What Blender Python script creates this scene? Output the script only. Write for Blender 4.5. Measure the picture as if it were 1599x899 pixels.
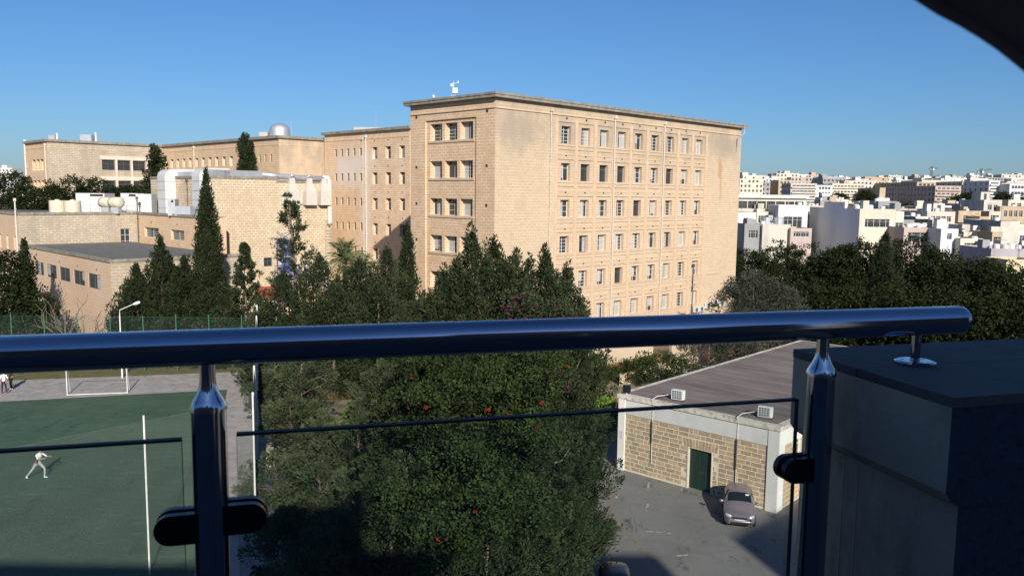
import bpy, bmesh, math, random
import numpy as np
from mathutils import Vector, Matrix, Euler

for o in list(bpy.data.objects): bpy.data.objects.remove(o, do_unlink=True)
scene = bpy.context.scene
COL = scene.collection
R_ = math.radians

# ------------------------------------------------------------------ camera
F_PX, PITCH, ROLL, CZ = 1284.56, .1129, .0122, 17.0
cam_d = bpy.data.cameras.new('camera'); cam = bpy.data.objects.new('camera', cam_d); COL.objects.link(cam)
cam_d.sensor_width = 36; cam_d.lens = F_PX/1599*36; cam_d.clip_start = .02; cam_d.clip_end = 9000
_f = Vector((0, math.cos(PITCH), -math.sin(PITCH))); _u0 = Vector((0, math.sin(PITCH), math.cos(PITCH))); _r0 = Vector((1, 0, 0))
_r = _r0*math.cos(ROLL)+_u0*math.sin(ROLL); _u = -_r0*math.sin(ROLL)+_u0*math.cos(ROLL)
cam.matrix_world = Matrix(((_r.x, _u.x, -_f.x, 0), (_r.y, _u.y, -_f.y, 0), (_r.z, _u.z, -_f.z, CZ), (0, 0, 0, 1)))
cam_d.dof.use_dof = True; cam_d.dof.focus_distance = 70; cam_d.dof.aperture_fstop = 16
scene.camera = cam
scene.render.resolution_x = 1024; scene.render.resolution_y = 575

# ------------------------------------------------------------------ sky + sun
SUN_EL = R_(25); SUN_DIR = Vector((.25*.9986, -.9682, 0)).normalized()      # horizontal direction towards the sun
world = bpy.data.worlds.new('World'); scene.world = world; world.use_nodes = True
wn = world.node_tree.nodes; wl = world.node_tree.links
for n in list(wn): wn.remove(n)
sky = wn.new('ShaderNodeTexSky'); sky.sky_type = 'NISHITA'; sky.sun_disc = False
sky.sun_elevation = SUN_EL; sky.sun_rotation = math.atan2(SUN_DIR.x, SUN_DIR.y)
sky.altitude = 0; sky.air_density = 1.04; sky.dust_density = 0.52; sky.ozone_density = 10
bg = wn.new('ShaderNodeBackground'); bg.inputs[1].default_value = .084
wo = wn.new('ShaderNodeOutputWorld'); wl.new(sky.outputs[0], bg.inputs[0]); wl.new(bg.outputs[0], wo.inputs[0])
sd = bpy.data.lights.new('sun', 'SUN'); sd.energy = 5.0; sd.angle = R_(.53); sd.color = (1, .92, .815)
sun = bpy.data.objects.new('sun', sd); COL.objects.link(sun); sun.location = (0, -30, 60)
_sv = Vector((SUN_DIR.x*math.cos(SUN_EL), SUN_DIR.y*math.cos(SUN_EL), math.sin(SUN_EL)))
sun.rotation_euler = (-_sv).to_track_quat('-Z', 'Y').to_euler()
scene.view_settings.view_transform = 'Standard'; scene.view_settings.look = 'None'
scene.view_settings.exposure = 0.28; scene.view_settings.gamma = 1
scene.view_settings.use_curve_mapping = False
scene.cycles.max_bounces = 8; scene.cycles.transparent_max_bounces = 12

# ------------------------------------------------------------------ picture geometry -> places on the ground
def ray(x, y):
    a, b = x-799.5, y-449.5
    u = a*math.cos(ROLL)+b*math.sin(ROLL); v = -a*math.sin(ROLL)+b*math.cos(ROLL)
    return Vector((u/F_PX, math.cos(PITCH)-(v/F_PX)*math.sin(PITCH), -math.sin(PITCH)-(v/F_PX)*math.cos(PITCH)))
def G(x, y, z=0.0):
    d = ray(x, y); t = (z-CZ)/d.z
    return Vector((d.x*t, d.y*t, z))
def at(x, y, Y):
    d = ray(x, y); return Vector((0, 0, CZ))+d*(Y/d.y)

# ------------------------------------------------------------------ mesh builder
class MB:
    def __init__(s): s.v = []; s.f = []; s.uv = []; s.mi = []; s.m = 0
    def face(s, pts, uv=None):
        i = len(s.v); s.v += [tuple(p) for p in pts]; s.f.append(tuple(range(i, i+len(pts)))); s.mi.append(s.m)
        if uv is None:
            p0, p1, p2 = Vector(pts[0]), Vector(pts[1]), Vector(pts[2]); n = (p1-p0).cross(p2-p0)
            ax = max(range(3), key=lambda k: abs(n[k]))
            if ax == 2: uv = [(p[0], p[1]) for p in pts]
            else:
                h = Vector((-n.y, n.x, 0)); h = h.normalized() if h.length > 1e-9 else Vector((1, 0, 0))
                uv = [(p[0]*h.x+p[1]*h.y, p[2]) for p in pts]
        s.uv += list(uv)
    def box(s, lo, hi, M=None):
        x0, y0, z0 = lo; x1, y1, z1 = hi
        c = [(x0, y0, z0), (x1, y0, z0), (x1, y1, z0), (x0, y1, z0), (x0, y0, z1), (x1, y0, z1), (x1, y1, z1), (x0, y1, z1)]
        if M is not None: c = [tuple(M @ Vector(p)) for p in c]
        for q in ((0, 3, 2, 1), (4, 5, 6, 7), (0, 1, 5, 4), (1, 2, 6, 5), (2, 3, 7, 6), (3, 0, 4, 7)): s.face([c[k] for k in q])
        return s
    def prism(s, poly, z0, z1, cap0=True):
        n = len(poly)
        for i in range(n):
            a, b = poly[i], poly[(i+1) % n]
            s.face([(a[0], a[1], z0), (b[0], b[1], z0), (b[0], b[1], z1), (a[0], a[1], z1)])
        s.face([(p[0], p[1], z1) for p in poly])
        if cap0: s.face([(p[0], p[1], z0) for p in reversed(poly)])
        return s
    def tube(s, pts, rad, n=8, cap=True):
        pts = [Vector(p) for p in pts]; rads = rad if hasattr(rad, '__len__') else [rad]*len(pts)
        rings = []; prev = None
        for i, p in enumerate(pts):
            t = (pts[min(i+1, len(pts)-1)]-pts[max(i-1, 0)]).normalized()
            if prev is None:
                a = Vector((0, 0, 1)) if abs(t.z) < .9 else Vector((1, 0, 0))
                prev = t.cross(a).normalized()
            e = (prev-t*prev.dot(t)).normalized(); prev = e; g = t.cross(e)
            rings.append([p+(e*math.cos(2*math.pi*k/n)+g*math.sin(2*math.pi*k/n))*rads[i] for k in range(n)])
        for i in range(len(rings)-1):
            for k in range(n):
                k2 = (k+1) % n; s.face([rings[i][k], rings[i][k2], rings[i+1][k2], rings[i+1][k]])
        if cap: s.face(list(reversed(rings[0]))); s.face(rings[-1])
        return s
    def lathe(s, prof, c=(0, 0, 0), n=16):
        for i in range(len(prof)-1):
            (r0, z0), (r1, z1) = prof[i], prof[i+1]
            for k in range(n):
                a, b = 2*math.pi*k/n, 2*math.pi*(k+1)/n
                q = [(r0, a, z0), (r0, b, z0), (r1, b, z1), (r1, a, z1)]
                pts = [(c[0]+r*math.cos(t), c[1]+r*math.sin(t), c[2]+z) for r, t, z in q]
                if r0 < 1e-6: pts = pts[1:]
                elif r1 < 1e-6: pts = pts[:3]
                s.face(pts)
        return s
    def mesh(s, name, mats, org=(0, 0, 0), smooth=False, merge=False):
        me = bpy.data.meshes.new(name); ox, oy, oz = org
        me.from_pydata([(x-ox, y-oy, z-oz) for x, y, z in s.v], [], s.f)
        u = me.uv_layers.new(name='uv'); u.data.foreach_set('uv', np.array(s.uv, dtype=np.float32).ravel())
        if not isinstance(mats, (list, tuple)): mats = [mats]
        for m in mats: me.materials.append(m)
        me.polygons.foreach_set('material_index', s.mi)
        if merge or smooth:
            bm = bmesh.new(); bm.from_mesh(me); bmesh.ops.remove_doubles(bm, verts=bm.verts, dist=1e-5); bm.to_mesh(me); bm.free()
        if smooth: me.polygons.foreach_set('use_smooth', [True]*len(me.polygons))
        me.update(); return me
    def build(s, name, mats, parent=None, smooth=False, merge=False, kind=None):
        org = (0, 0, 0)
        if parent is not None: org = PORG[parent.name]
        o = bpy.data.objects.new(name, s.mesh(name, mats, org, smooth, merge)); COL.objects.link(o)
        if parent is not None: o.parent = parent; PORG[o.name] = org
        else: PORG[o.name] = (0, 0, 0)
        if kind: o['kind'] = kind
        return o
PORG = {}                                   # world origin of each (unrotated) parent
def thing(name, loc, label, cat, group=None):
    o = bpy.data.objects.new(name, None); COL.objects.link(o); o.empty_display_size = .3
    o.location = loc; PORG[o.name] = tuple(loc); o['label'] = label; o['category'] = cat
    if group: o['group'] = group
    return o
def tag(o, label, cat, group=None):
    o['label'] = label; o['category'] = cat
    if group: o['group'] = group
    return o
def child(name, me, parent, loc=None, rz=0, scale=None):
    """link mesh data as a part; loc is in world space when the parent is an unrotated thing"""
    o = bpy.data.objects.new(name, me); COL.objects.link(o); o.parent = parent
    if loc is not None:
        org = PORG[parent.name]; o.location = (loc[0]-org[0], loc[1]-org[1], loc[2]-org[2]); PORG[o.name] = tuple(loc)
    o.rotation_euler = (0, 0, rz)
    if scale: o.scale = scale
    return o
def copy_tree(o, parent=None):
    c = o.copy(); COL.objects.link(c)
    if parent is not None: c.parent = parent
    for ch in list(o.children): copy_tree(ch, c)
    return c

# ------------------------------------------------------------------ materials
def newmat(name):
    m = bpy.data.materials.new(name); m.use_nodes = True
    nt = m.node_tree; b = nt.nodes['Principled BSDF']; return m, nt, b
def N(nt, typ, **kw):
    n = nt.nodes.new(typ)
    for k, v in kw.items():
        if k.startswith('i_'): n.inputs[k[2:].replace('_', ' ')].default_value = v
        else: setattr(n, k, v)
    return n
def mixc(nt, fac, a, b, blend='MIX'):
    n = nt.nodes.new('ShaderNodeMix'); n.data_type = 'RGBA'; n.blend_type = blend
    for idx, val in ((0, fac), (6, a), (7, b)):
        if isinstance(val, bpy.types.NodeSocket): nt.links.new(val, n.inputs[idx])
        elif isinstance(val, (tuple, list)): n.inputs[idx].default_value = (*val[:3], 1)
        else: n.inputs[idx].default_value = val
    return n.outputs[2]
def ramp(nt, src, a, b, c0=(0, 0, 0), c1=(1, 1, 1)):
    r = nt.nodes.new('ShaderNodeValToRGB'); r.color_ramp.elements[0].position = a; r.color_ramp.elements[1].position = b
    r.color_ramp.elements[0].color = (*c0, 1); r.color_ramp.elements[1].color = (*c1, 1)
    nt.links.new(src, r.inputs[0]); return r.outputs[0]
def noise(nt, vec, scale, detail=4, rough=.55, sc=None):
    n = nt.nodes.new('ShaderNodeTexNoise'); n.inputs['Scale'].default_value = scale; n.inputs['Detail'].default_value = detail; n.inputs['Roughness'].default_value = rough
    if sc:
        mp = nt.nodes.new('ShaderNodeMapping'); mp.inputs['Scale'].default_value = sc; nt.links.new(vec, mp.inputs[0]); vec = mp.outputs[0]
    nt.links.new(vec, n.inputs['Vector']); return n.outputs['Fac']
def bump(nt, b, h, strength=.3, dist=.02):
    n = nt.nodes.new('ShaderNodeBump'); n.inputs['Strength'].default_value = strength; n.inputs['Distance'].default_value = dist
    nt.links.new(h, n.inputs['Height']); nt.links.new(n.outputs[0], b.inputs['Normal'])
def geo_pos(nt): return nt.nodes.new('ShaderNodeNewGeometry').outputs['Position']
def uvc(nt):
    n = nt.nodes.new('ShaderNodeUVMap'); n.uv_map = 'uv'; return n.outputs[0]

def plain(name, col, rough=.6, metal=0, var=.12, scale=3., spec=.5, dirt=None):
    m, nt, b = newmat(name); p = geo_pos(nt)
    f = noise(nt, p, scale, 6, .6)
    c = mixc(nt, ramp(nt, f, .3, .7), [x*(1-var) for x in col], [min(1, x*(1+var)) for x in col])
    if dirt:
        d = noise(nt, p, dirt[0], 8, .65, sc=(1, 1, dirt[3] if len(dirt) > 3 else 1)); c = mixc(nt, ramp(nt, d, .48, .72), c, dirt[1])
    nt.links.new(c, b.inputs['Base Color']); b.inputs['Roughness'].default_value = rough; b.inputs['Metallic'].default_value = metal
    b.inputs['Specular IOR Level'].default_value = spec
    return m

def stone(name, c1, c2, mortar, bw=.62, bh=.29, ms=.018, mvis=.75, stain=(.28, .25, .2), stain_amt=.5, stain_lo=.5, white=None, soot=None, patches=()):
    """limestone ashlar: courses with pale joints that show in patches, tinted block by block, with weather stains"""
    m, nt, b = newmat(name); uv = uvc(nt); p = geo_pos(nt)
    br = nt.nodes.new('ShaderNodeTexBrick'); nt.links.new(uv, br.inputs['Vector'])
    br.inputs['Scale'].default_value = 1; br.inputs['Brick Width'].default_value = bw; br.inputs['Row Height'].default_value = bh
    br.inputs['Mortar Size'].default_value = ms; br.inputs['Mortar Smooth'].default_value = .15; br.inputs['Bias'].default_value = 0
    br.inputs['Color1'].default_value = (*c1, 1); br.inputs['Color2'].default_value = (*c2, 1); br.inputs['Mortar'].default_value = (*c1, 1)
    big = noise(nt, p, .22, 5, .6); med = noise(nt, p, 1.3, 5, .6); fine = noise(nt, p, 9, 4, .6)
    col = mixc(nt, .45, br.outputs['Color'], ramp(nt, big, .3, .7, c1, c2))
    col = mixc(nt, ramp(nt, fine, .3, .75), col, mixc(nt, .2, col, (c1[0]*.6, c1[1]*.55, c1[2]*.5)))
    vis = N(nt, 'ShaderNodeMath', operation='MULTIPLY'); nt.links.new(br.outputs['Fac'], vis.inputs[0])
    mm = N(nt, 'ShaderNodeMath', operation='MULTIPLY'); nt.links.new(ramp(nt, med, .36, .6, (.15,)*3, (1,)*3), mm.inputs[0]); mm.inputs[1].default_value = mvis
    nt.links.new(mm.outputs[0], vis.inputs[1])
    col = mixc(nt, vis.outputs[0], col, mortar)
    if white:   # salt bloom / lost skin
        w = noise(nt, p, white[0], 6, .7); col = mixc(nt, ramp(nt, w, white[1], white[1]+.12), col, mixc(nt, .55, col, (.70, .63, .55)))
    st = noise(nt, p, .35, 8, .68, sc=(1, 1, .45)); sm = ramp(nt, st, stain_lo, stain_lo+.3)
    sf = N(nt, 'ShaderNodeMath', operation='MULTIPLY'); nt.links.new(sm, sf.inputs[0]); sf.inputs[1].default_value = stain_amt
    col = mixc(nt, sf.outputs[0], col, stain)
    if soot:     # lichen-grey weathering along the wall head (z range) and in streaks
        sx = nt.nodes.new('ShaderNodeSeparateXYZ'); nt.links.new(p, sx.inputs[0])
        mr = N(nt, 'ShaderNodeMapRange'); mr.inputs[1].default_value = soot[0]; mr.inputs[2].default_value = soot[1]; nt.links.new(sx.outputs[2], mr.inputs[0])
        n2 = noise(nt, p, .55, 8, .7, sc=(1, 1, .35))
        a = N(nt, 'ShaderNodeMath', operation='MULTIPLY'); nt.links.new(mr.outputs[0], a.inputs[0]); nt.links.new(ramp(nt, n2, .35, .6), a.inputs[1])
        a2 = N(nt, 'ShaderNodeMath', operation='MULTIPLY'); nt.links.new(a.outputs[0], a2.inputs[0]); a2.inputs[1].default_value = soot[2]
        col = mixc(nt, a2.outputs[0], col, soot[3])
    for cx, cy, rx, ry, pc, amt in patches:      # weather stains with a place of their own, in metres along and up the wall
        mp = N(nt, 'ShaderNodeMapping'); mp.inputs['Location'].default_value = (-cx/rx, -cy/ry, 0); mp.inputs['Scale'].default_value = (1/rx, 1/ry, 0); nt.links.new(uv, mp.inputs[0])
        ln = N(nt, 'ShaderNodeVectorMath', operation='LENGTH'); nt.links.new(mp.outputs[0], ln.inputs[0])
        ad = N(nt, 'ShaderNodeMath', operation='ADD'); nt.links.new(ln.outputs['Value'], ad.inputs[0]); nn = noise(nt, p, .9, 8, .7)
        ns = N(nt, 'ShaderNodeMath', operation='MULTIPLY_ADD'); nt.links.new(nn, ns.inputs[0]); ns.inputs[1].default_value = 1.6; ns.inputs[2].default_value = -.8; nt.links.new(ns.outputs[0], ad.inputs[1])
        col = mixc(nt, ramp(nt, ad.outputs[0], .35, 1.05, (amt,)*3, (0, 0, 0)), col, pc)
    nt.links.new(col, b.inputs['Base Color']); b.inputs['Roughness'].default_value = .9; b.inputs['Specular IOR Level'].default_value = .2
    bump(nt, b, fine, .35, .02)
    return m

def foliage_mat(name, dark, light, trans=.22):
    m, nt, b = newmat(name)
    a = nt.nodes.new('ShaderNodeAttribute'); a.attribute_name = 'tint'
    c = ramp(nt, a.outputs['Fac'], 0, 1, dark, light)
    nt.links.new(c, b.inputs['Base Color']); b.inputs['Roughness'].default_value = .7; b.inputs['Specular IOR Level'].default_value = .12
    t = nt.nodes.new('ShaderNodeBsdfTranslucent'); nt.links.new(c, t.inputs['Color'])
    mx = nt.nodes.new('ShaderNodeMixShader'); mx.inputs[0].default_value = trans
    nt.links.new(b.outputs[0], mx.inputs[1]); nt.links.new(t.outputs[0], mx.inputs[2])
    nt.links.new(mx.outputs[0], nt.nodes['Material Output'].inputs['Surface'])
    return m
# ------------------------------------------------------------------ material library
M = {}
ORA1, ORA2 = (.575, .39, .235), (.68, .485, .305)
M['stone_a'] = stone('orange_limestone', ORA1, ORA2, (.90, .77, .61), .66, .27, .028, .85, (.42, .33, .24), .45, .52)
M['stone_b'] = stone('cream_limestone', (.54, .40, .265), (.61, .465, .325), (.78, .66, .50), .66, .27, .022, .75, (.38, .32, .24), .4, .55, soot=(16, 25, .8, (.27, .235, .19)))
GREYST = (.27, .24, .195)
M['stone_b_main'] = stone('cream_limestone_front', (.51, .39, .26), (.585, .455, .32), (.78, .66, .50), .66, .27, .022, .75, (.38, .32, .24), .4, .55, soot=(18, 25, .55, (.30, .26, .21)), patches=[(3.0, 23.0, 4.2, 2.6, GREYST, .5), (39.0, 23.4, 4.5, 2.2, GREYST, .62), (38.3, 20.2, .65, 1.8, (.40, .255, .14), .75), (38.5, 17.8, .32, 2.2, (.42, .27, .15), .6), (34, 13, 2.0, .5, (.42, .30, .18), .5)])
M['stone_c'] = stone('rear_limestone', ORA1, ORA2, (.88, .76, .62), .66, .27, .028, 1., (.42, .33, .24), .35, .55, white=(.13, .56), patches=[(6.5, 20.3, 5.5, 3.6, (.68, .61, .53), .85), (10.6, 15, 1.8, 12, (.66, .59, .50), .7)])
M['stone_d'] = stone('buff_block', (.47, .37, .24), (.55, .44, .30), (.78, .69, .54), .62, .34, .036, 1., (.45, .36, .25), .35, .56)
M['stone_dl'] = stone('buff_block_rough', (.46, .34, .225), (.53, .40, .27), (.82, .74, .60), .55, .36, .05, 1., (.45, .36, .25), .3, .56)
M['stone_g'] = stone('grey_weathered_limestone', (.38, .315, .23), (.45, .375, .28), (.72, .64, .52), .8, .30, .03, .95, (.24, .21, .17), .7, .46)
M['stone_h'] = stone('pink_buff_limestone', (.57, .405, .27), (.64, .47, .325), (.80, .67, .53), .62, .30, .018, .7, (.60, .50, .40), .6, .48)
M['stone_pale'] = stone('pale_garden_stone', (.42, .34, .235), (.52, .435, .32), (.60, .52, .41), .7, .32, .012, .7, (.40, .34, .26), .4, .5)
M['slab'] = plain('weathered_roof_slab', (.22, .205, .17), .9, var=.3, scale=1.2, dirt=(2.2, (.36, .33, .27)))
M['trim'] = plain('pale_stone_trim', (.58, .43, .29), .9, var=.12, scale=2)
M['trim_white'] = plain('whitish_concrete_trim', (.62, .55, .45), .9, var=.1, scale=1)
M['dark'] = plain('dark_hole', (.03, .028, .025), .9)
M['roofgrey'] = plain('grey_roof_felt', (.13, .13, .12), .95, var=.25, scale=.6, dirt=(.9, (.22, .2, .17)))
M['roof_pale'] = plain('pale_flat_roof', (.42, .40, .36), .95, var=.2, scale=.7)
M['white_paint'] = plain('white_frame_paint', (.62, .62, .60), .45, var=.06)
M['grey_paint'] = plain('grey_frame_paint', (.12, .12, .125), .5)
M['curtain'] = plain('white_curtain', (.38, .38, .37), .9, var=.15, scale=8)
M['pipe'] = plain('drainpipe_paint', (.55, .48, .38), .6, var=.2, scale=2)
M['pipe_white'] = plain('white_pipe', (.60, .56, .50), .5, var=.1)
M['pipe_dark'] = plain('dark_pipe', (.10, .085, .07), .6)
M['galv'] = plain('galvanised_duct', (.55, .57, .60), .42, metal=.55, var=.12, scale=1.5)
M['duct_white'] = plain('white_duct', (.60, .595, .58), .5, var=.07, scale=1.5)
M['hood'] = plain('pale_grey_hood', (.56, .525, .46), .6, var=.08)
M['cream_tank'] = plain('cream_tank', (.62, .57, .43), .5, var=.06)
M['blue_steel'] = plain('blue_steel', (.05, .10, .38), .5, var=.2)
M['chrome_dome'] = plain('silver_dome', (.62, .63, .65), .5, metal=.7, var=.08)
M['red_roof'] = plain('red_roof', (.30, .07, .035), .7, var=.2)
M['plaster'] = plain('pale_grey_plaster', (.60, .60, .585), .85, var=.08, scale=1.2)
M['white_wall'] = plain('white_wall_paint', (.78, .76, .71), .85, var=.06, scale=1.)
M['weather_white'] = plain('weathered_white_cap', (.62, .58, .50), .9, var=.15, scale=2., dirt=(3., (.20, .18, .14)))
M['mortar'] = plain('cream_mortar', (.68, .60, .48), .95, var=.1, scale=6)
BRK = [plain('brick_tone_%d' % i, c, .93, var=.22, scale=5., spec=.15) for i, c in enumerate([(.42, .31, .195), (.48, .36, .235), (.38, .28, .175), (.45, .345, .23), (.36, .285, .20)])]
M['door_green'] = plain('dark_green_door', (.012, .035, .024), .55, var=.2)
M['ac_white'] = plain('air_conditioner_white', (.70, .70, .67), .5, var=.06)
M['ac_grille'] = plain('air_conditioner_grille', (.10, .13, .16), .5)
M['asphalt'] = None
M['bark'] = plain('bark', (.16, .12, .09), .95, var=.35, scale=6)
M['bark_pale'] = plain('pale_bark', (.30, .26, .21), .95, var=.3, scale=6)
M['soil'] = plain('red_soil', (.26, .13, .065), .95, var=.3, scale=1.5)
M['concrete'] = plain('concrete_path', (.35, .33, .305), .92, var=.15, scale=.8, dirt=(1.3, (.22, .2, .17)))
M['fence_green'] = plain('green_fence_paint', (.03, .13, .075), .5)
M['fence_white'] = plain('white_pole_paint', (.72, .72, .70), .5)
M['wire'] = plain('grey_wire', (.13, .14, .13), .5, metal=.4)
M['wire_green'] = plain('green_wire', (.04, .10, .07), .55)
M['skin'] = plain('skin', (.36, .20, .13), .6)
M['shirt_white'] = plain('white_shirt', (.80, .80, .80), .9)
M['black_cloth'] = plain('black_cloth', (.02, .02, .022), .9)
M['jeans'] = plain('pale_grey_jeans', (.33, .37, .38), .9)
M['shoe_white'] = plain('white_shoe', (.75, .74, .68), .6)
M['shoe_red'] = plain('red_shoe', (.45, .05, .04), .6)
M['bag'] = plain('brown_red_bag', (.16, .05, .045), .7)
M['hair'] = plain('dark_hair', (.012, .010, .009), .7)
M['rubber'] = plain('tyre_rubber', (.02, .02, .02), .8)
M['rim'] = plain('wheel_rim', (.45, .45, .46), .35, metal=.8)
M['chrome'] = plain('chrome_trim', (.6, .6, .62), .15, metal=1.)
M['black_plastic'] = plain('black_plastic', (.015, .015, .016), .45)
M['plate'] = plain('number_plate', (.75, .75, .72), .5)
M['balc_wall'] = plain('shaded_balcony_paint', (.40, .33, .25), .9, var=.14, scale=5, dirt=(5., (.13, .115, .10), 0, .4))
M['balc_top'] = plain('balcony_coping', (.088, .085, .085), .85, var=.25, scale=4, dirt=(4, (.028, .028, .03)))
M['balc_blue'] = plain('dark_blue_end_face', (.028, .042, .068), .95, var=.35, scale=60)  # end face coloured darker and bluer than the rest of the parapet
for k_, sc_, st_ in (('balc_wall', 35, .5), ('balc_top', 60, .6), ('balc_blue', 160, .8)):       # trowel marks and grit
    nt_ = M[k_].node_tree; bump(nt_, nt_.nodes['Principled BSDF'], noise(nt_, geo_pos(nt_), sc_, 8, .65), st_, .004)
M['own_wall'] = plain('own_building_paint', (.10, .09, .08), .9)
M['corner_brown'] = plain('dark_brown_corner', (.34, .22, .18), .95)
def metal(name, col, rough):
    m, nt, b = newmat(name); b.inputs['Base Color'].default_value = (*col, 1); b.inputs['Metallic'].default_value = 1
    n = noise(nt, geo_pos(nt), 40, 3); mr = N(nt, 'ShaderNodeMapRange'); mr.inputs[3].default_value = rough*.8; mr.inputs[4].default_value = rough*1.25
    nt.links.new(n, mr.inputs[0]); nt.links.new(mr.outputs[0], b.inputs['Roughness']); return m
M['steel'] = metal('polished_dark_steel', (.40, .42, .50), .10)
M['steel_bright'] = metal('bright_steel', (.55, .57, .62), .15)
def carpaint(name, col):
    m, nt, b = newmat(name); b.inputs['Base Color'].default_value = (*col, 1); b.inputs['Metallic'].default_value = .6
    b.inputs['Roughness'].default_value = .38; b.inputs['Coat Weight'].default_value = .8; b.inputs['Coat Roughness'].default_value = .06; return m
M['car_silver'] = carpaint('silver_lilac_car_paint', (.34, .29, .31)); M['car_dark'] = carpaint('grey_car_paint', (.12, .12, .13))
def glassmat(name, tint, base=(.02, .025, .03), opaque=True):
    m, nt, b = newmat(name)
    if opaque:   # window glass over a dim room
        f = noise(nt, geo_pos(nt), .7, 2); nt.links.new(mixc(nt, f, base, [x*2.2 for x in base]), b.inputs['Base Color'])
        b.inputs['Roughness'].default_value = .06; b.inputs['Specular IOR Level'].default_value = .6; return m
    nt.nodes.remove(b); fr = N(nt, 'ShaderNodeFresnel'); fr.inputs[0].default_value = 1.45
    t = N(nt, 'ShaderNodeBsdfTransparent'); t.inputs[0].default_value = (*tint, 1); g = N(nt, 'ShaderNodeBsdfGlossy'); g.inputs['Roughness'].default_value = .01
    mx = N(nt, 'ShaderNodeMixShader'); nt.links.new(fr.outputs[0], mx.inputs[0]); nt.links.new(t.outputs[0], mx.inputs[1]); nt.links.new(g.outputs[0], mx.inputs[2])
    df = N(nt, 'ShaderNodeBsdfDiffuse'); df.inputs[0].default_value = (.5, .5, .5, 1); m2 = N(nt, 'ShaderNodeMixShader')     # a film of dust and water spots
    nt.links.new(ramp(nt, noise(nt, geo_pos(nt), 30, 8, .7), .45, .8, (.006,)*3, (.05,)*3), m2.inputs[0]); nt.links.new(mx.outputs[0], m2.inputs[1]); nt.links.new(df.outputs[0], m2.inputs[2])
    nt.links.new(m2.outputs[0], nt.nodes['Material Output'].inputs['Surface']); return m
M['pane'] = glassmat('window_glass', None); M['car_glass'] = glassmat('car_glass', None, (.008, .010, .012))
M['glass'] = glassmat('balustrade_glass', (.93, .955, .95), opaque=False)
M['glass_edge'] = plain('glass_edge', (.010, .014, .022), .6, spec=.2)  # dark refraction seen in the glass edge, put into the colour
M['headlight'] = plain('headlight', (.75, .75, .75), .12, metal=.5)

M['fol_cypress'] = foliage_mat('cypress_foliage', (.014, .022, .009), (.044, .060, .024), .12)
M['fol_conifer'] = foliage_mat('conifer_foliage', (.014, .024, .010), (.066, .088, .040), .16)
M['fol_pine'] = foliage_mat('pine_foliage', (.030, .045, .022), (.105, .130, .065), .2)
M['fol_green'] = foliage_mat('creeper_foliage', (.017, .030, .010), (.058, .086, .025), .25)
M['fol_bright'] = foliage_mat('bright_shrub_foliage', (.07, .13, .02), (.22, .33, .06), .3)
M['fol_ficus'] = foliage_mat('broadleaf_foliage', (.006, .011, .004), (.031, .044, .013), .16)
M['fol_grey'] = foliage_mat('grey_olive_foliage', (.024, .029, .020), (.085, .092, .070), .15)
M['fol_palm'] = foliage_mat('palm_foliage', (.05, .085, .025), (.15, .21, .07), .25)
M['fol_dry'] = foliage_mat('dry_grass', (.16, .085, .035), (.36, .23, .10), .2)
M['flower_red'] = foliage_mat('red_flower', (.22, .02, .010), (.34, .04, .018), .15)
M['flower_pink'] = foliage_mat('magenta_flower', (.13, .03, .075), (.24, .05, .13), .2)
# ------------------------------------------------------------------ ground, court, parking
def hz(x, y):
    h = np.interp(y, [-400, 140, 260, 350, 480, 650, 850, 1200, 2000, 3500], [0, 0, 0, 5, 12, 22, 29, 30, 5, -40])
    return h + np.where(y > 200, 2.5*np.sin(x*.011+1)*np.clip((y-200)/400, 0, 1), 0)
def terrain():
    xs = np.concatenate([np.linspace(-3000, -300, 28), np.linspace(-280, 560, 85), np.linspace(600, 3000, 26)])
    ys = np.concatenate([np.linspace(-300, 120, 15), np.linspace(140, 1000, 87), np.linspace(1050, 3500, 26)])
    X, Y = np.meshgrid(xs, ys); Z = hz(X, Y)
    v = np.stack([X, Y, Z], -1).reshape(-1, 3); nx = len(xs)
    i = (np.arange(len(ys)-1)[:, None]*nx+np.arange(nx-1)[None]).ravel()
    f = np.stack([i, i+1, i+1+nx, i+nx], -1)
    me = bpy.data.meshes.new('ground'); me.from_pydata(v.tolist(), [], f.tolist())
    m, nt, b = newmat('dry_ground'); p = geo_pos(nt)
    c = ramp(nt, noise(nt, p, .08, 8, .65), .35, .65, (.17, .125, .08), (.26, .21, .15))
    c = mixc(nt, ramp(nt, noise(nt, p, .35, 6, .6), .5, .66), c, (.065, .075, .03))
    nt.links.new(c, b.inputs['Base Color']); b.inputs['Roughness'].default_value = .95
    bump(nt, b, noise(nt, p, 3, 6, .7), .6, .1)
    me.materials.append(m); me.polygons.foreach_set('use_smooth', [True]*len(me.polygons))
    o = bpy.data.objects.new('ground', me); COL.objects.link(o); o['kind'] = 'structure'
terrain()
def sheet(name, pts, z, mat):
    mb = MB(); mb.face([(p[0], p[1], z) for p in pts]); o = mb.build(name, mat); o['kind'] = 'structure'; return o

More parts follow.
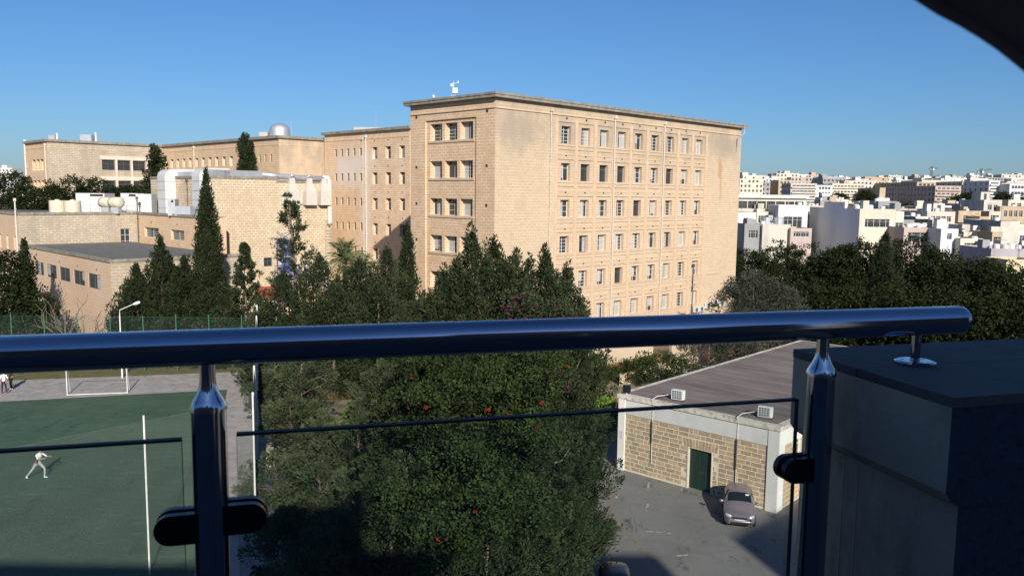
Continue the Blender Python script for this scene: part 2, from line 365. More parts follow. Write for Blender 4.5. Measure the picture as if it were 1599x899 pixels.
# asphalt of the yard
m, nt, b = newmat('yard_asphalt'); p = geo_pos(nt)
c = ramp(nt, noise(nt, p, .35, 8, .62), .3, .7, (.165, .16, .15), (.235, .228, .212))
c = mixc(nt, ramp(nt, noise(nt, p, 12, 5, .7), .45, .8), c, (.27, .26, .235))
c = mixc(nt, ramp(nt, noise(nt, p, .9, 8, .7, sc=(1, .5, 1)), .57, .66), c, (.10, .096, .088))
c = mixc(nt, ramp(nt, noise(nt, p, 1.7, 8, .75), .64, .69), c, (.34, .33, .30))
cr = nt.nodes.new('ShaderNodeTexVoronoi'); cr.feature = 'DISTANCE_TO_EDGE'; cr.inputs['Scale'].default_value = .22
mpn = nt.nodes.new('ShaderNodeMapping'); nt.links.new(p, mpn.inputs[0])
wob = nt.nodes.new('ShaderNodeVectorMath'); wob.operation = 'ADD'; nzv = nt.nodes.new('ShaderNodeTexNoise'); nzv.inputs['Scale'].default_value = 1.2
nt.links.new(p, nzv.inputs['Vector']); nt.links.new(mpn.outputs[0], wob.inputs[0]); nt.links.new(nzv.outputs['Color'], wob.inputs[1]); nt.links.new(wob.outputs[0], cr.inputs['Vector'])
c = mixc(nt, ramp(nt, cr.outputs['Distance'], .002, .007, (.45,)*3, (0,)*3), c, (.09, .086, .08))
nt.links.new(c, b.inputs['Base Color']); b.inputs['Roughness'].default_value = .9; bump(nt, b, noise(nt, p, 25, 4, .7), .35, .02); M['asphalt'] = m
sheet('yard', [(-4, 12), (40, 12), (40, 66), (16, 70), (3.2, 62), (2.2, 50), (-4, 38)], .006, M['asphalt'])

# green sports court with worn red lines, pale apron around it
CW = Vector((.29, -.957, 0)).normalized(); CU = Vector((.957, .29, 0)).normalized(); C0 = Vector((-24.46, 69.5, 0))
sheet('court_apron', [C0+CU*4.0+CW*44, C0+CU*4.0-CW*7.0, C0-CU*62-CW*10.5, C0-CU*62+CW*44], .006, M['concrete'])
m, nt, b = newmat('green_court_paint'); p = geo_pos(nt)
c = ramp(nt, noise(nt, p, .25, 8, .6), .3, .7, (.046, .092, .054), (.072, .126, .077))
c = mixc(nt, ramp(nt, noise(nt, p, .8, 8, .7, sc=(1, 2.5, 1)), .52, .70), c, (.105, .150, .105))
c = mixc(nt, ramp(nt, noise(nt, p, 2.5, 8, .7), .62, .70), c, (.10, .11, .085))
c = mixc(nt, ramp(nt, noise(nt, p, .5, 8, .75, sc=(2.2, .5, 1)), .57, .64), c, (.036, .070, .044))
nt.links.new(c, b.inputs['Base Color']); b.inputs['Roughness'].default_value = .75; b.inputs['Specular IOR Level'].default_value = .3; M['court'] = m
court = sheet('court', [C0+CW*44, C0, C0-CU*56, C0-CU*56+CW*44], .011, M['court'])
m, nt, b = newmat('worn_red_line'); p = geo_pos(nt)
nt.links.new(ramp(nt, noise(nt, p, 2.2, 8, .75), .42, .58, (.055, .09, .062), (.135, .055, .040)), b.inputs['Base Color']); b.inputs['Roughness'].default_value = .8; M['redline'] = m
lines = MB()
def strip(mb, a, b_, w, z):
    a, b_ = Vector(a), Vector(b_); d = (b_-a).normalized(); q = Vector((-d.y, d.x, 0))*w/2
    mb.face([(a-q)[:2]+(z,) if False else (*(a-q)[:2], z), (*(b_-q)[:2], z), (*(b_+q)[:2], z), (*(a+q)[:2], z)])
strip(lines, C0-CU*.06+CW*44, C0-CU*.06+CW*.1, .10, .016)
strip(lines, C0-CW*-.1, C0-CU*56+CW*.1, .08, .016)
strip(lines, G(350, 712), G(-40, 730), .09, .016)
strip(lines, G(215, 622), G(-30, 635), .08, .0165)
for k in range(24):
    a0, a1 = math.pi*k/24, math.pi*(k+1)/24; ctr = G(165, 616)
    f = lambda t: ctr+CU*math.cos(t)*6+CW*math.sin(t)*6+CW*.4
    strip(lines, f(a0), f(a1), .08, .017)
lines.build('line_markings', M['redline'], court)
m, nt, b = newmat('faded_yellow_line'); p = geo_pos(nt)
nt.links.new(ramp(nt, noise(nt, p, 3.2, 8, .75), .45, .6, (.17, .16, .14), (.40, .27, .07)), b.inputs['Base Color']); b.inputs['Roughness'].default_value = .85
yl = MB(); strip(yl, G(940, 788), G(1040, 899), .11, .011); strip(yl, G(1040, 899), G(1075, 945), .11, .011)
o = yl.build('yellow_line', m); o['kind'] = 'structure'
m, nt, b = newmat('worn_white_mark'); p = geo_pos(nt)
nt.links.new(ramp(nt, noise(nt, p, 4, 8, .75), .45, .6, (.18, .17, .15), (.55, .54, .50)), b.inputs['Base Color']); b.inputs['Roughness'].default_value = .85
wm = MB()
for a, c_ in (((1011, 765), (1014, 752)), ((1063, 768), (1065, 760)), ((1009, 798), (1012, 786)), ((1008, 829), (1052, 833)), ((1050, 868), (1075, 866)), ((945, 810), (968, 818)), ((962, 778), (965, 770))):
    strip(wm, G(*a), G(*c_), .13, .012)
o = wm.build('worn_bay_marks', m); o['kind'] = 'structure'
# beds of earth and grass
sheet('earth_bed', [G(470, 625), G(560, 622), G(600, 560), G(520, 560), G(380, 575), G(405, 640)], .008, M['soil'])
m, nt, b = newmat('short_grass'); p = geo_pos(nt)
nt.links.new(ramp(nt, noise(nt, p, 1.2, 8, .7), .35, .65, (.075, .085, .025), (.17, .14, .06)), b.inputs['Base Color']); b.inputs['Roughness'].default_value = .95
sheet('grass_verge', [C0+CU*3.8-CW*7.0, C0+CU*3.8-CW*13, C0-CU*50-CW*15, C0-CU*50-CW*10.0], .012, m)
bm_ = MB(); bm_.box((0, 0, 0), (1, 1, 1))
kerb = MB()
a, b2 = G(418, 590), G(422, 730); d = (b2-a).normalized(); q = Vector((-d.y, d.x, 0))
kerb.prism([a-q*.25, b2-q*.25, b2+q*.25, a+q*.25], 0, .75)
tag(kerb.build('garden_wall', M['stone_pale']), 'low pale stone garden wall beside the white court fence poles', 'wall')

# ------------------------------------------------------------------ fences
def chain_link(mb, a, b_, z0, z1, step, t):
    a, b_ = Vector(a), Vector(b_); L = (b_-a).length; d = (b_-a)/L; n = Vector((-d.y, d.x, 0)); H = z1-z0
    for sgn in (1, -1):
        k = -H
        while k < L:
            # line s = k + z (sgn 1) or s = k + (H - z)
            za, zb = max(0, -k), min(H, L-k)
            if zb > za+.02:
                def P(z):
                    s_ = k+z if True else 0
                    zz = z if sgn == 1 else H-z
                    return a+d*s_+Vector((0, 0, z0+zz))
                p0, p1 = P(za), P(zb); u = Vector((0, 0, 1))*t
                w = n*t
                c0 = [p0+u, p0-u*.5+w*.87, p0-u*.5-w*.87]; c1 = [p1+u, p1-u*.5+w*.87, p1-u*.5-w*.87]
                for i in range(3): mb.face([c0[i], c0[(i+1) % 3], c1[(i+1) % 3], c1[i]])
            k += step
def fence(label, pts, H, spacing, post_r, post_mat, wire_mat, step=.11, t=.0035, z0=.05, posts=None, zpost=.25):
    f = thing('chain_link_fence', (*Vector(pts[0])[:2], 0), label, 'fence'); net = MB()
    for a, b_ in zip(pts[:-1], pts[1:]):
        chain_link(net, a, b_, z0, H, step, t)
        net_len = (Vector(b_)-Vector(a)).length; n = max(1, round(net_len/spacing))
        for k in range(n+(1 if b_ == pts[-1] else 0)):
            q = Vector(a).lerp(Vector(b_), k/n); pb = MB(); pb.tube([(q.x, q.y, 0), (q.x, q.y, H+zpost)], post_r, 8); pb.build('post', post_mat, f, smooth=False)
        rail = MB(); aa, bb = Vector(a), Vector(b_)
        rail.tube([(aa.x, aa.y, H-.02), (bb.x, bb.y, H-.02)], .007, 5, False)
        rail.build('tension_wire', wire_mat, f)
    net.build('wire_mesh', wire_mat, f, kind='stuff')
    return f
P1, P2 = Vector((-16.0, 35.0, 0)), Vector((-12.5, 39.0, 0)); dn = (P1-P2).normalized()
fence('tall grey chain-link fence across the near end of the court with white pole', [P2, P1, P1+dn*11], 7.0, 11, .042, M['fence_white'], M['wire'], .12, .0028)
S_end = P2-CW*33
fence('green netted side fence of the court with tall white poles by the trees', [P2-CW*.4, S_end], 7.0, 6.2, .06, M['fence_white'], M['wire_green'], .085, .004)
FA, FB = G(430, 581), G(-30, 577)
fence('green post and wire fence beyond the far end of the court', [FA, FB], 5.2, 3.1, .05, M['fence_green'], M['wire_green'], .11, .0035)

# goal
def goal():
    a, b_ = G(105, 617), G(199, 613.5); g = thing('goal', (*(a+b_)[:2], 0), 'white metal goal frame standing at the far end of the court', 'goal')
    PORG[g.name] = (0, 0, 0); g.location = (0, 0, 0)
    for q in (a, b_):
        mb = MB(); mb.tube([(q.x, q.y, 0), (q.x, q.y, 2.42)], .036, 8); mb.build('upright', M['fence_white'], g)
    mb = MB(); mb.tube([(a.x, a.y, 2.42), (b_.x, b_.y, 2.42)], .036, 8); mb.build('crossbar', M['fence_white'], g)
    bk = -CW*1.1
    for q in (a, b_):
        mb = MB(); mb.tube([(q.x, q.y, 2.42), (q.x+bk.x*.5, q.y+bk.y*.5, 2.1), (q.x+bk.x, q.y+bk.y, .03)], .025, 6); mb.build('stay', M['fence_white'], g)
    mb = MB(); mb.tube([(a.x, a.y, .04), (b_.x, b_.y, .04)], .03, 6); mb.build('ground_bar', M['fence_white'], g)
goal()
# street lamp by the far fence
def lamp():
    q = G(191, 590); t = thing('street_lamp', (q.x, q.y, 0), 'white curved-arm street lamp beside the far court fence', 'lamp')
    top = at(191, 484, q.y); arm = at(208, 475, q.y); tip = at(214, 473, q.y)
    mb = MB(); mb.tube([(q.x, q.y, 0), (q.x, q.y, top.z-.5)], [.075, .05], 10); mb.build('pole', M['fence_white'], t)
    mb = MB(); mb.tube([(q.x, q.y, top.z-.5), (q.x+.02, q.y, top.z), arm], .035, 8); mb.build('arm', M['fence_white'], t)
    mb = MB(); d = (tip-arm).normalized(); mb.tube([arm-d*.05, arm+d*.05, arm+d*.35, arm+d*.6, arm+d*.68], [.05, .1, .15, .12, .03], 10); mb.build('lantern', M['fence_white'], t, smooth=True)
lamp()
# ------------------------------------------------------------------ facades
class Wall:
    """a facade: o = left end seen from outside, ang = direction of its run; local x along it, y into the wall, z up"""
    def __init__(s, o, ang): s.o = Vector((o[0], o[1], 0)); s.ang = ang; s.d = Vector((math.cos(ang), math.sin(ang), 0)); s.n = Vector((math.sin(ang), -math.cos(ang), 0))
    def P(s, x, z, out=0.): return s.o+s.d*x+s.n*out+Vector((0, 0, z))
def wallgrid(mb, W, s0, s1, z0, z1, holes, off=0., back=False):
    """flat wall with rectangular holes (sa, sb, za, zb, depth): reveals run inwards to the depth"""
    xs = sorted({s0, s1, *[h[0] for h in holes], *[h[1] for h in holes]}); zs = sorted({z0, z1, *[h[2] for h in holes], *[h[3] for h in holes]})
    for i in range(len(xs)-1):
        j = 0
        while j < len(zs)-1:
            cx = (xs[i]+xs[i+1])/2
            inh = lambda jj: any(h[0] < cx < h[1] and h[2] < (zs[jj]+zs[jj+1])/2 < h[3] for h in holes)
            if inh(j): j += 1; continue
            k = j
            while k+1 < len(zs)-1 and not inh(k+1): k += 1
            a, b_, c, d = xs[i], xs[i+1], zs[j], zs[k+1]
            mb.face([W.P(a, c, off), W.P(b_, c, off), W.P(b_, d, off), W.P(a, d, off)], [(a, c), (b_, c), (b_, d), (a, d)])
            j = k+1
    for a, b_, c, d, dep in holes:
        i_ = off-dep
        mb.face([W.P(a, c, off), W.P(a, d, off), W.P(a, d, i_), W.P(a, c, i_)], [(0, c), (0, d), (dep, d), (dep, c)])
        mb.face([W.P(b_, c, off), W.P(b_, c, i_), W.P(b_, d, i_), W.P(b_, d, off)], [(0, c), (dep, c), (dep, d), (0, d)])
        mb.face([W.P(a, c, off), W.P(a, c, i_), W.P(b_, c, i_), W.P(b_, c, off)], [(a, 0), (a, dep), (b_, dep), (b_, 0)])
        mb.face([W.P(a, d, off), W.P(b_, d, off), W.P(b_, d, i_), W.P(a, d, i_)], [(a, 0), (b_, 0), (b_, dep), (a, dep)])
_wm = {}
rw = random.Random(5)
def window_parts(w, h, style):
    key = (round(w, 2), round(h, 2), style)
    if key in _wm: return _wm[key]
    f = MB(); t = .055
    f.box((0, 0, 0), (t, .06, h)); f.box((w-t, 0, 0), (w, .06, h)); f.box((t, 0, 0), (w-t, .06, t)); f.box((t, 0, h-t), (w-t, .06, h))
    if style in ('grid', 'half'):
        f.box((w/2-.03, .008, t), (w/2+.03, .05, h-t))
        for k in range(1, 5 if style == 'grid' else 3):
            zz = h*k/(5 if style == 'grid' else 3); f.box((t, .012, zz-.018), (w/2-.03, .045, zz+.018)); f.box((w/2+.03, .012, zz-.018), (w-t, .045, zz+.018))
    elif style == 'plain':
        f.box((t, .01, h*.70), (w-t, .05, h*.70+.05))
    elif style in ('pair', 'dark'):
        f.box((w/2-.03, .008, t), (w/2+.03, .05, h-t)); f.box((t, .01, h*.72), (w/2-.03, .048, h*.72+.04)); f.box((w/2+.03, .01, h*.72), (w-t, .048, h*.72+.04))
    elif style == 'band':
        n = max(2, round(w/.9))
        for k in range(1, n): f.box((w*k/n-.025, .008, t), (w*k/n+.025, .05, h-t))
        f.box((t, .012, h*.62), (w-t, .044, h*.62+.04))
    fm = f.mesh('window_frame', M['grey_paint'] if style in ('plain', 'band', 'dark') else M['white_paint'])
    p = MB(); p.face([(t*.5, .035, t*.5), (w-t*.5, .035, t*.5), (w-t*.5, .035, h-t*.5), (t*.5, .035, h-t*.5)]); pm = p.mesh('pane', M['pane'])
    c = MB()                                # a curtain hung inside: narrow folds, drawn part of the way
    n = 7
    for k in range(n):
        a, b_ = w*(.04+.92*k/n), w*(.04+.92*(k+1)/n); y0, y1 = (.029, .022) if k % 2 else (.022, .029)
        c.face([(a, y0, t), (b_, y1, t), (b_, y1, h-t), (a, y0, h-t)])
    cm = c.mesh('curtain', M['curtain'])
    _wm[key] = (fm, pm, cm); return _wm[key]
def add_window(parent, W, a, b_, z0, z1, inset, style='grid', curtain=0.0, sill=True):
    w, h = b_-a, z1-z0; fm, pm, cm = window_parts(w, h, style)
    o = child('window', fm, parent, W.P(a, z0, -inset), W.ang)
    p = bpy.data.objects.new('pane', pm); COL.objects.link(p); p.parent = o
    if curtain > 0:
        c = bpy.data.objects.new('curtain', cm); COL.objects.link(c); c.parent = o
        s = curtain; c.scale = (s, 1, 1 if rw.random() < .7 else rw.uniform(.5, .9)); c.location = (w*(1-s)*rw.choice((0.05, .5, .95)), -.0, 0)
        if c.scale.z < 1: c.location.z = h*(1-c.scale.z)*.9
    return o
def slab_ring(poly, z0, z1): return MB().prism(poly, z0, z1)
def offset_poly(poly, e):
    """grow a convex ccw polygon by e"""
    n = len(poly); out = []
    for i in range(n):
        p0, p1, p2 = Vector(poly[i-1][:2]), Vector(poly[i][:2]), Vector(poly[(i+1) % n][:2])
        d1, d2 = (p1-p0).normalized(), (p2-p1).normalized(); n1, n2 = Vector((d1.y, -d1.x)), Vector((d2.y, -d2.x))
        k = (n1+n2); k = k/(k.dot(n1)); q = p1+k*e; out.append((q.x, q.y))
    return out
def strip_box(mb, W, a, b_, z0, z1, o0, o1):
    c = [W.P(a, z0, o0), W.P(b_, z0, o0), W.P(b_, z0, o1), W.P(a, z0, o1), W.P(a, z1, o0), W.P(b_, z1, o0), W.P(b_, z1, o1), W.P(a, z1, o1)]
    for q in ((0, 1, 2, 3), (7, 6, 5, 4), (3, 2, 6, 7), (1, 0, 4, 5), (2, 1, 5, 6), (0, 3, 7, 4)): mb.face([c[k] for k in q])
_hm = MB().box((-.14, -.012, -.13), (.14, .02, .13)).mesh('vent', M['dark'])
def vent(parent, W, s, z, sc=1.): 
    o = child('vent', _hm, parent, W.P(s, z), W.ang, (sc, 1, sc)); return o
def drainpipe(parent, W, s, z0, z1, mat, r=.06, off=.12, kind='drainpipe'):
    mb = MB(); mb.tube([W.P(s, z0, off), W.P(s, z1, off)], r, 8)
    z = z0+1.2
    while z < z1-.3: strip_box(mb, W, s-r*1.5, s+r*1.5, z, z+.08, 0, off+r*1.1); z += 2.4
    strip_box(mb, W, s-.16, s+.16, z1-.35, z1, .01, .27)
    mb.build(kind, mat, parent)

S2 = math.sqrt(.5)
AB = Vector((-1.67, 75.0, 0)); dA = Vector((S2, -S2, 0)); dB = Vector((S2, S2, 0))
ROOF = 25.62; FLOOR = 3.59; ROW1 = 23.72
# ---------------------------------------------------------------- main block (the big stone block)
def main_block():
    t = thing('stone_block', (AB.x, AB.y, 0), 'tall cream limestone block with nine columns of windows and a weather station on its roof', 'building')
    LA, LB = 12.3, 43.0
    A = Wall(AB-dA*LA, -math.pi/4); B = Wall(AB, math.pi/4)
    # face A : a sunk vertical strip with three windows per floor
    holes = [(2.35, 9.75, .6, 24.05, .16)]
    mb = MB(); wallgrid(mb, A, 0, LA, 0, ROOF, holes); mb.build('wall', M['stone_a'], t)
    inner = []; wins = []
    for k in range(6):
        zt = ROW1-FLOOR*k; zb = zt-1.62
        for q in range(3):
            a = 2.93+q*2.22; inner.append((a, a+1.78, zb, zt, .55)); wins.append((a, a+1.78, zb, zt))
    mb = MB(); wallgrid(mb, A, 2.35, 9.75, .6, 24.05, inner, -.16); mb.build('wall_strip', M['stone_a'], t)
    for a, b_, zb, zt in wins:
        add_window(t, A, a, b_, zb, zt, .16+.5, rw.choice(('half', 'pair', 'grid')), rw.choice((0, .35, .5, .6)))
    for k in range(6):
        zt = ROW1-FLOOR*k; mb = MB(); strip_box(mb, A, 2.75, 9.40, zt-1.62-.22, zt-1.62-.003, -.158, -.07); mb.build('sill', M['trim'], t)
    for k in range(7):
        for s in (.95, 11.2): vent(t, A, s, ROW1+.75-FLOOR*k+(-1.3 if k else 0)-.0)
    # face B : nine columns, sunk panels round each window and under it
    c0, pitch = 9.72, 2.98; holes = []; 
    ROWS = 7
    for k in range(ROWS):
        zt = ROW1-FLOOR*k
        for q in range(9):
            s = c0+pitch*q
            holes.append((s-1.22, s+1.22, zt-1.78, zt+.36, .09)); 
            if zt-2.78 > 0: holes.append((s-1.24, s+1.24, zt-2.74, zt-2.28, .07))
    mb = MB(); wallgrid(mb, B, 0, LB, 0, ROOF, holes)
    mb.build('wall', M['stone_b_main'], t)
    panel = MB(); sp = MB()
    for k in range(ROWS):
        zt = ROW1-FLOOR*k
        for q in range(9):
            s = c0+pitch*q
            wallgrid(panel, B, s-1.22, s+1.22, zt-1.78, zt+.36, [(s-.68, s+.70, zt-1.72, zt, .42)], -.09)
            if zt-2.78 > 0: wallgrid(sp, B, s-1.24, s+1.24, zt-2.74, zt-2.28, [], -.07)
    panel.build('window_bays', M['stone_b'], t, kind='stuff'); sp.build('spandrels', M['stone_b'], t, kind='stuff')
    sill = MB(); sill.box((-1.27, -.06, -.14), (1.27, .088, 0)); sm = sill.mesh('sill', M['trim'])
    led = MB(); led.box((-1.27, -.045, -.07), (1.27, .06, 0)); lm = led.mesh('ledge', M['trim'])
    for k in range(ROWS):
        zt = ROW1-FLOOR*k
        for q in range(9):
            s = c0+pitch*q; r = rw.random()
            if k == 1 and q in (1, 2, 3): stl, cu = 'plain', 0
            elif k == 1 and q > 6: stl, cu = 'pair', .97
            else: stl, cu = (('grid', .5), ('pair', .6), ('grid', .4), ('half', .45), ('plain', .35), ('pair', .5), ('grid', 0))[int(r*7)]
            add_window(t, B, s-.68, s+.70, zt-1.72, zt, .09+.36, stl, cu)
            child('sill', sm, t, B.P(s, zt-1.78), B.ang)
            if zt-2.78 > 0: child('ledge', lm, t, B.P(s, zt-2.74), B.ang)
            vent(t, B, s-.05, zt+.75, .8)
    # pilaster strips between the columns of windows
    for q in range(10):
        s = c0-pitch/2+pitch*q
        if q in (3, 6): continue
        mb = MB(); strip_box(mb, B, s-.16, s+.16, .2, 24.4, 0, .035); mb.build('pilaster', M['trim'], t)
    for s, mt in ((7.3, 'pipe'), (17.17, 'pipe_white'), (26.1, 'pipe_white')): drainpipe(t, B, s, .3, 25.3, M[mt])
    drainpipe(t, B, 36.3-3.4, .2, 9.0, M['pipe_dark'], .07)
    drainpipe(t, A, 12.3-1.0, 3.5, 8.8, M['pipe_dark'], .03, .05)
    # hanging gutter end at the far corner
    mb = MB(); p0 = B.P(LB-2.2, 25.9, .75); mb.tube([B.P(LB-3.6, 26.0, .5), B.P(LB-.3, 26.0, .55), B.P(LB-.3, 25.0, .55), B.P(LB-1.2, 24.3, .25), B.P(LB-1.2, 22.8, .12)], .09, 8); mb.build('gutter', M['galv'], t)
    # other walls, string course and roof slab
    foot = [AB, AB+dB*LB, AB+dB*LB-dA*LA, AB-dA*LA]
    for i in (1, 2):
        a, b_ = foot[i], foot[i+1]; W = Wall(a, math.atan2((b_-a).y, (b_-a).x)); mb = MB(); wallgrid(mb, W, 0, (b_-a).length, 0, ROOF, []); mb.build('wall', M['stone_b'], t)
    for W, L in ((A, LA), (B, LB)):
        mb = MB(); strip_box(mb, W, -.06 if W is B else 0.0, L, 24.70, 24.82, 0.002, .11); mb.build('string_course', M['trim'], t)
    roof = MB(); roof.prism(offset_poly(foot, .5), ROOF, ROOF+.24); r = roof.build('roof', M['slab'], t)
    mb = MB(); op = offset_poly(foot, .56); ip = offset_poly(foot, .1)
    mb.prism(op, ROOF+.243, ROOF+.44); mb.build('coping', M['slab'], r)
    # ground-floor door bay and a row of air conditioners near the far end
    for i, (s, z) in enumerate(((33.6, 3.15), (34.75, 3.15), (36.2, 3.4), (37.9, 3.75), (39.4, 3.35))):
        ac = thing('air_conditioner', tuple(B.P(s, z, 0)), ('white air conditioner, leftmost in the row low on the cream facade', 'white air conditioner second from the left low on the cream facade', 'white air conditioner in the middle of the row low on the cream facade', 'white air conditioner second from the right low on the cream facade', 'white air conditioner, rightmost in the row low on the cream facade')[i], 'air conditioner', 'air conditioners at the foot of the cream facade')
        mb = MB(); strip_box(mb, B, s-.45, s+.45, z, z+.62, .12, .45); mb.build('case', M['ac_white'], ac)
        mb = MB(); strip_box(mb, B, s-.38, s+.18, z+.06, z+.56, .452, .47); mb.build('grille', M['ac_grille'], ac)
        mb = MB(); strip_box(mb, B, s-.4, s-.34, z-.12, z, 0.003, .45); strip_box(mb, B, s+.34, s+.4, z-.12, z, .003, .45); mb.build('bracket', M['pipe_dark'], ac)
    # raised window bay beside the ninth column, ground floor
    mb = MB(); strip_box(mb, B, 36.2, 38.9, 7.55, 7.70, .002, .10); mb.build('ledge', M['trim'], t)
    # exposure patch: brown run-off streak
    return t
main_block()
# ---------------------------------------------------------------- rear wing C
def rear_wing():
    L = 21.0; o = Vector((-28.86, 127.16, 0)); C = Wall(o, -math.pi/4); t = thing('rear_wing', tuple(o), 'orange limestone rear wing with patches of lost white skin, left of the tall block', 'building')
    holes = []; wins = []
    for k in range(7):
        zt = 23.46-FLOOR*k
        for q in range(4):
            a = 12.95+q*3.18-.62
            if a+1.3 < L: holes.append((a, a+1.25, zt-1.68, zt, .5)); wins.append((a, a+1.25, zt-1.68, zt, 'pair'))
        for q in range(5):
            a = 2.75+q*1.62; holes.append((a, a+.56, zt-1.15, zt-.05, .22)); wins.append((a, a+.56, zt-1.15, zt-.05, 'plain'))
    mb = MB(); wallgrid(mb, C, 0, L, 0, ROOF, holes); mb.build('wall', M['stone_c'], t)
    for a, b_, zb, zt, st in wins: add_window(t, C, a, b_, zb, zt, .45 if st == 'pair' else .16, st, rw.choice((0, .5, .4)) if st == 'pair' else 0)
    for k in range(7):
        for q in range(3): vent(t, C, 12.95+q*3.18, 23.46-FLOOR*k+.85, .7)
    drainpipe(t, C, 10.9, .2, 25.2, M['pipe_white'], .075); drainpipe(t, C, 10.1, .2, 24.9, M['pipe'], .04)
    foot = [o, o+dA*L, o+dA*L+dB*16, o+dB*16]
    for i in (1, 2, 3):
        a, b_ = foot[i], foot[(i+1) % 4]; W = Wall(a, math.atan2((b_-a).y, (b_-a).x)); mb = MB(); wallgrid(mb, W, 0, (b_-a).length, 0, ROOF, []); mb.build('wall', M['stone_c'], t)
    mb = MB(); strip_box(mb, C, 0, L, 24.6, 24.68, .002, .05); mb.build('string_course', M['trim'], t)
    r = MB().prism(offset_poly(foot, .4), ROOF, ROOF+.38).build('roof', M['slab'], t)
    q = at(580, 196, 123); mb = MB(); mb.box((q.x-2.6, q.y, ROOF+.385), (q.x+3.5, q.y+3, ROOF+.95)); mb.build('roof_box', M['roof_pale'], r)
    mb = MB(); q = at(587, 190, 123); mb.tube([(q.x, q.y, ROOF+.95), (q.x, q.y, ROOF+3.3)], .025, 6); mb.build('aerial', M['galv'], r)
rear_wing()
